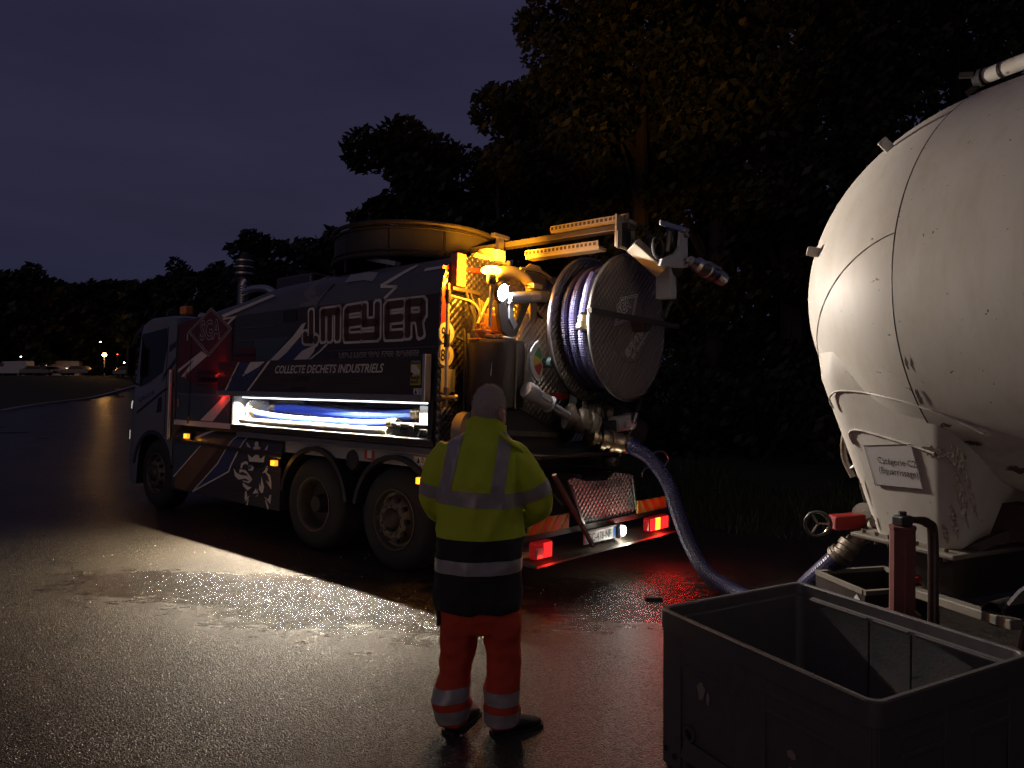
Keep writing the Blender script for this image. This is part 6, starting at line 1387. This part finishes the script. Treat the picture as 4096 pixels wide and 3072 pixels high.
q2 = random.Random(4); obj('foliage', leaf_mesh([(q2.uniform(-2.6,3.2), q2.uniform(-.5,.5), .55 + .25*q2.random(), .62) for i in range(12)], 2600, .16, q2), MATS['leaf'], hb); obj('stem', M().tube([(0,0,0),(0,0,.6)], .1, 6), MATS['bark'], hb)
def car(name, label, px, d, kind, rz, pal):
    x, y = at(px, d); c = thing(name, label, 'van' if kind == 'van' else 'car', (x, y, gz(x, y)), rz)
    if kind == 'van': pr = [(-2.4,.3),(2.4,.3),(2.45,.9),(2.1,1.25),(1.5,2.1),(-2.35,2.2),(-2.45,1.2)]; gl = [(1.2,1.35),(1.95,1.35),(1.5,1.95),(1.2,1.95)]
    else: pr = [(-2.1,.3),(2.1,.3),(2.15,.75),(1.2,.92),(.55,1.42),(-1.0,1.45),(-1.75,.95),(-2.12,.85)]; gl = [(-1.3,.95),(.95,.95),(.45,1.33),(-.95,1.36)]
    obj('body', M().prism(pr, lambda u, v, w: (u, w - .85, v), 1.7), MATS[pal], c, bevel=.08)
    for yy, s in ((-.86, -1), (.86, 1)): obj('side_glass', M().prism(gl, lambda u, v, w: (u, yy + s*w, v), .012), MATS['glass_dark'], c)
    for xx in (-1.35, 1.35):
        for yy in (-.82, .62): obj('wheel', M().cyl((xx,yy,.32),(xx,yy+.2,.32), .32, n=16), MATS['rubber'], c, smooth=True)
    obj('head_lamp', M().box((2.1,-.75,.6),(2.17,-.45,.75)), MATS['lens_clear'], c); obj('head_lamp', M().box((2.1,.45,.6),(2.17,.75,.75)), MATS['lens_clear'], c)
    return c
car('parked_van', 'pale box van parked at the far left under the trees', 62, 108, 'van', R(176), 'far_white')
car('parked_car', 'dark parked car right of the pale van', 150, 106, 'car', R(8), 'car_paint')
car('parked_car', 'parked car catching orange light, midway between van and street lamp', 226, 108, 'car', R(4), 'car_pale')
car('parked_car', 'dark parked car just left of the lamp hedge', 312, 106, 'car', R(178), 'car_paint')
car('parked_car', 'dark parked car right of the street lamp, towards the cab', 520, 104, 'car', R(3), 'car_paint')
bx0, by0 = at(180, 119); bd_ = thing('far_building', 'small pale lit building behind the parked cars at the far left', 'building', (bx0, by0, gz(bx0, by0)), R(20))
obj('wall', M().box((-3.4,-2,0),(5.4,2,2.5)), MATS['far_white'], bd_); obj('roof', M().prism([(-2.4,2.5),(2.4,2.5),(0,3.0)], lambda u, v, w: (-3.7 + w, u, v), 9.4), MATS['dark_steel'], bd_)
for x in (-2.6, -.6): obj('window', M().box((x,-2.03,1.2),(x + 1.3,-1.995,2.1)), MATS['lit_glass'], bd_)
obj('window_strip', M().box((1.6,-2.03,.9),(5.0,-1.995,1.3)), MATS['lit_glass'], bd_)
for i, (px, d, h, mt, lb) in enumerate(((402,104,4.9,'far_light','tiny white lamp high on a post above the street lamp'),(84,112,2.9,'far_light','tiny white lamp by the far van'),(470,110,3.2,'far_red','tiny red light on a thin pole right of the street lamp'),(497,106,1.9,'far_light','tiny low white light near the truck cab'),(505,130,6.2,'far_light','tiny lit lamp between far trees left of the cab'))):
    x, y = at(px, d); p = thing('lamp_post', lb, 'lamp post', (x, y, gz(x, y)))
    obj('post', M().tube([(0,0,0),(0,0,h)], .04, 6), MATS['dark_steel'], p); obj('lamp', M().lathe([(0,0),(.10,.03),(.12,.09),(.06,.15),(0,.16)], (0,0,h), (0,0,1), 10), MATS[mt], p, smooth=True)
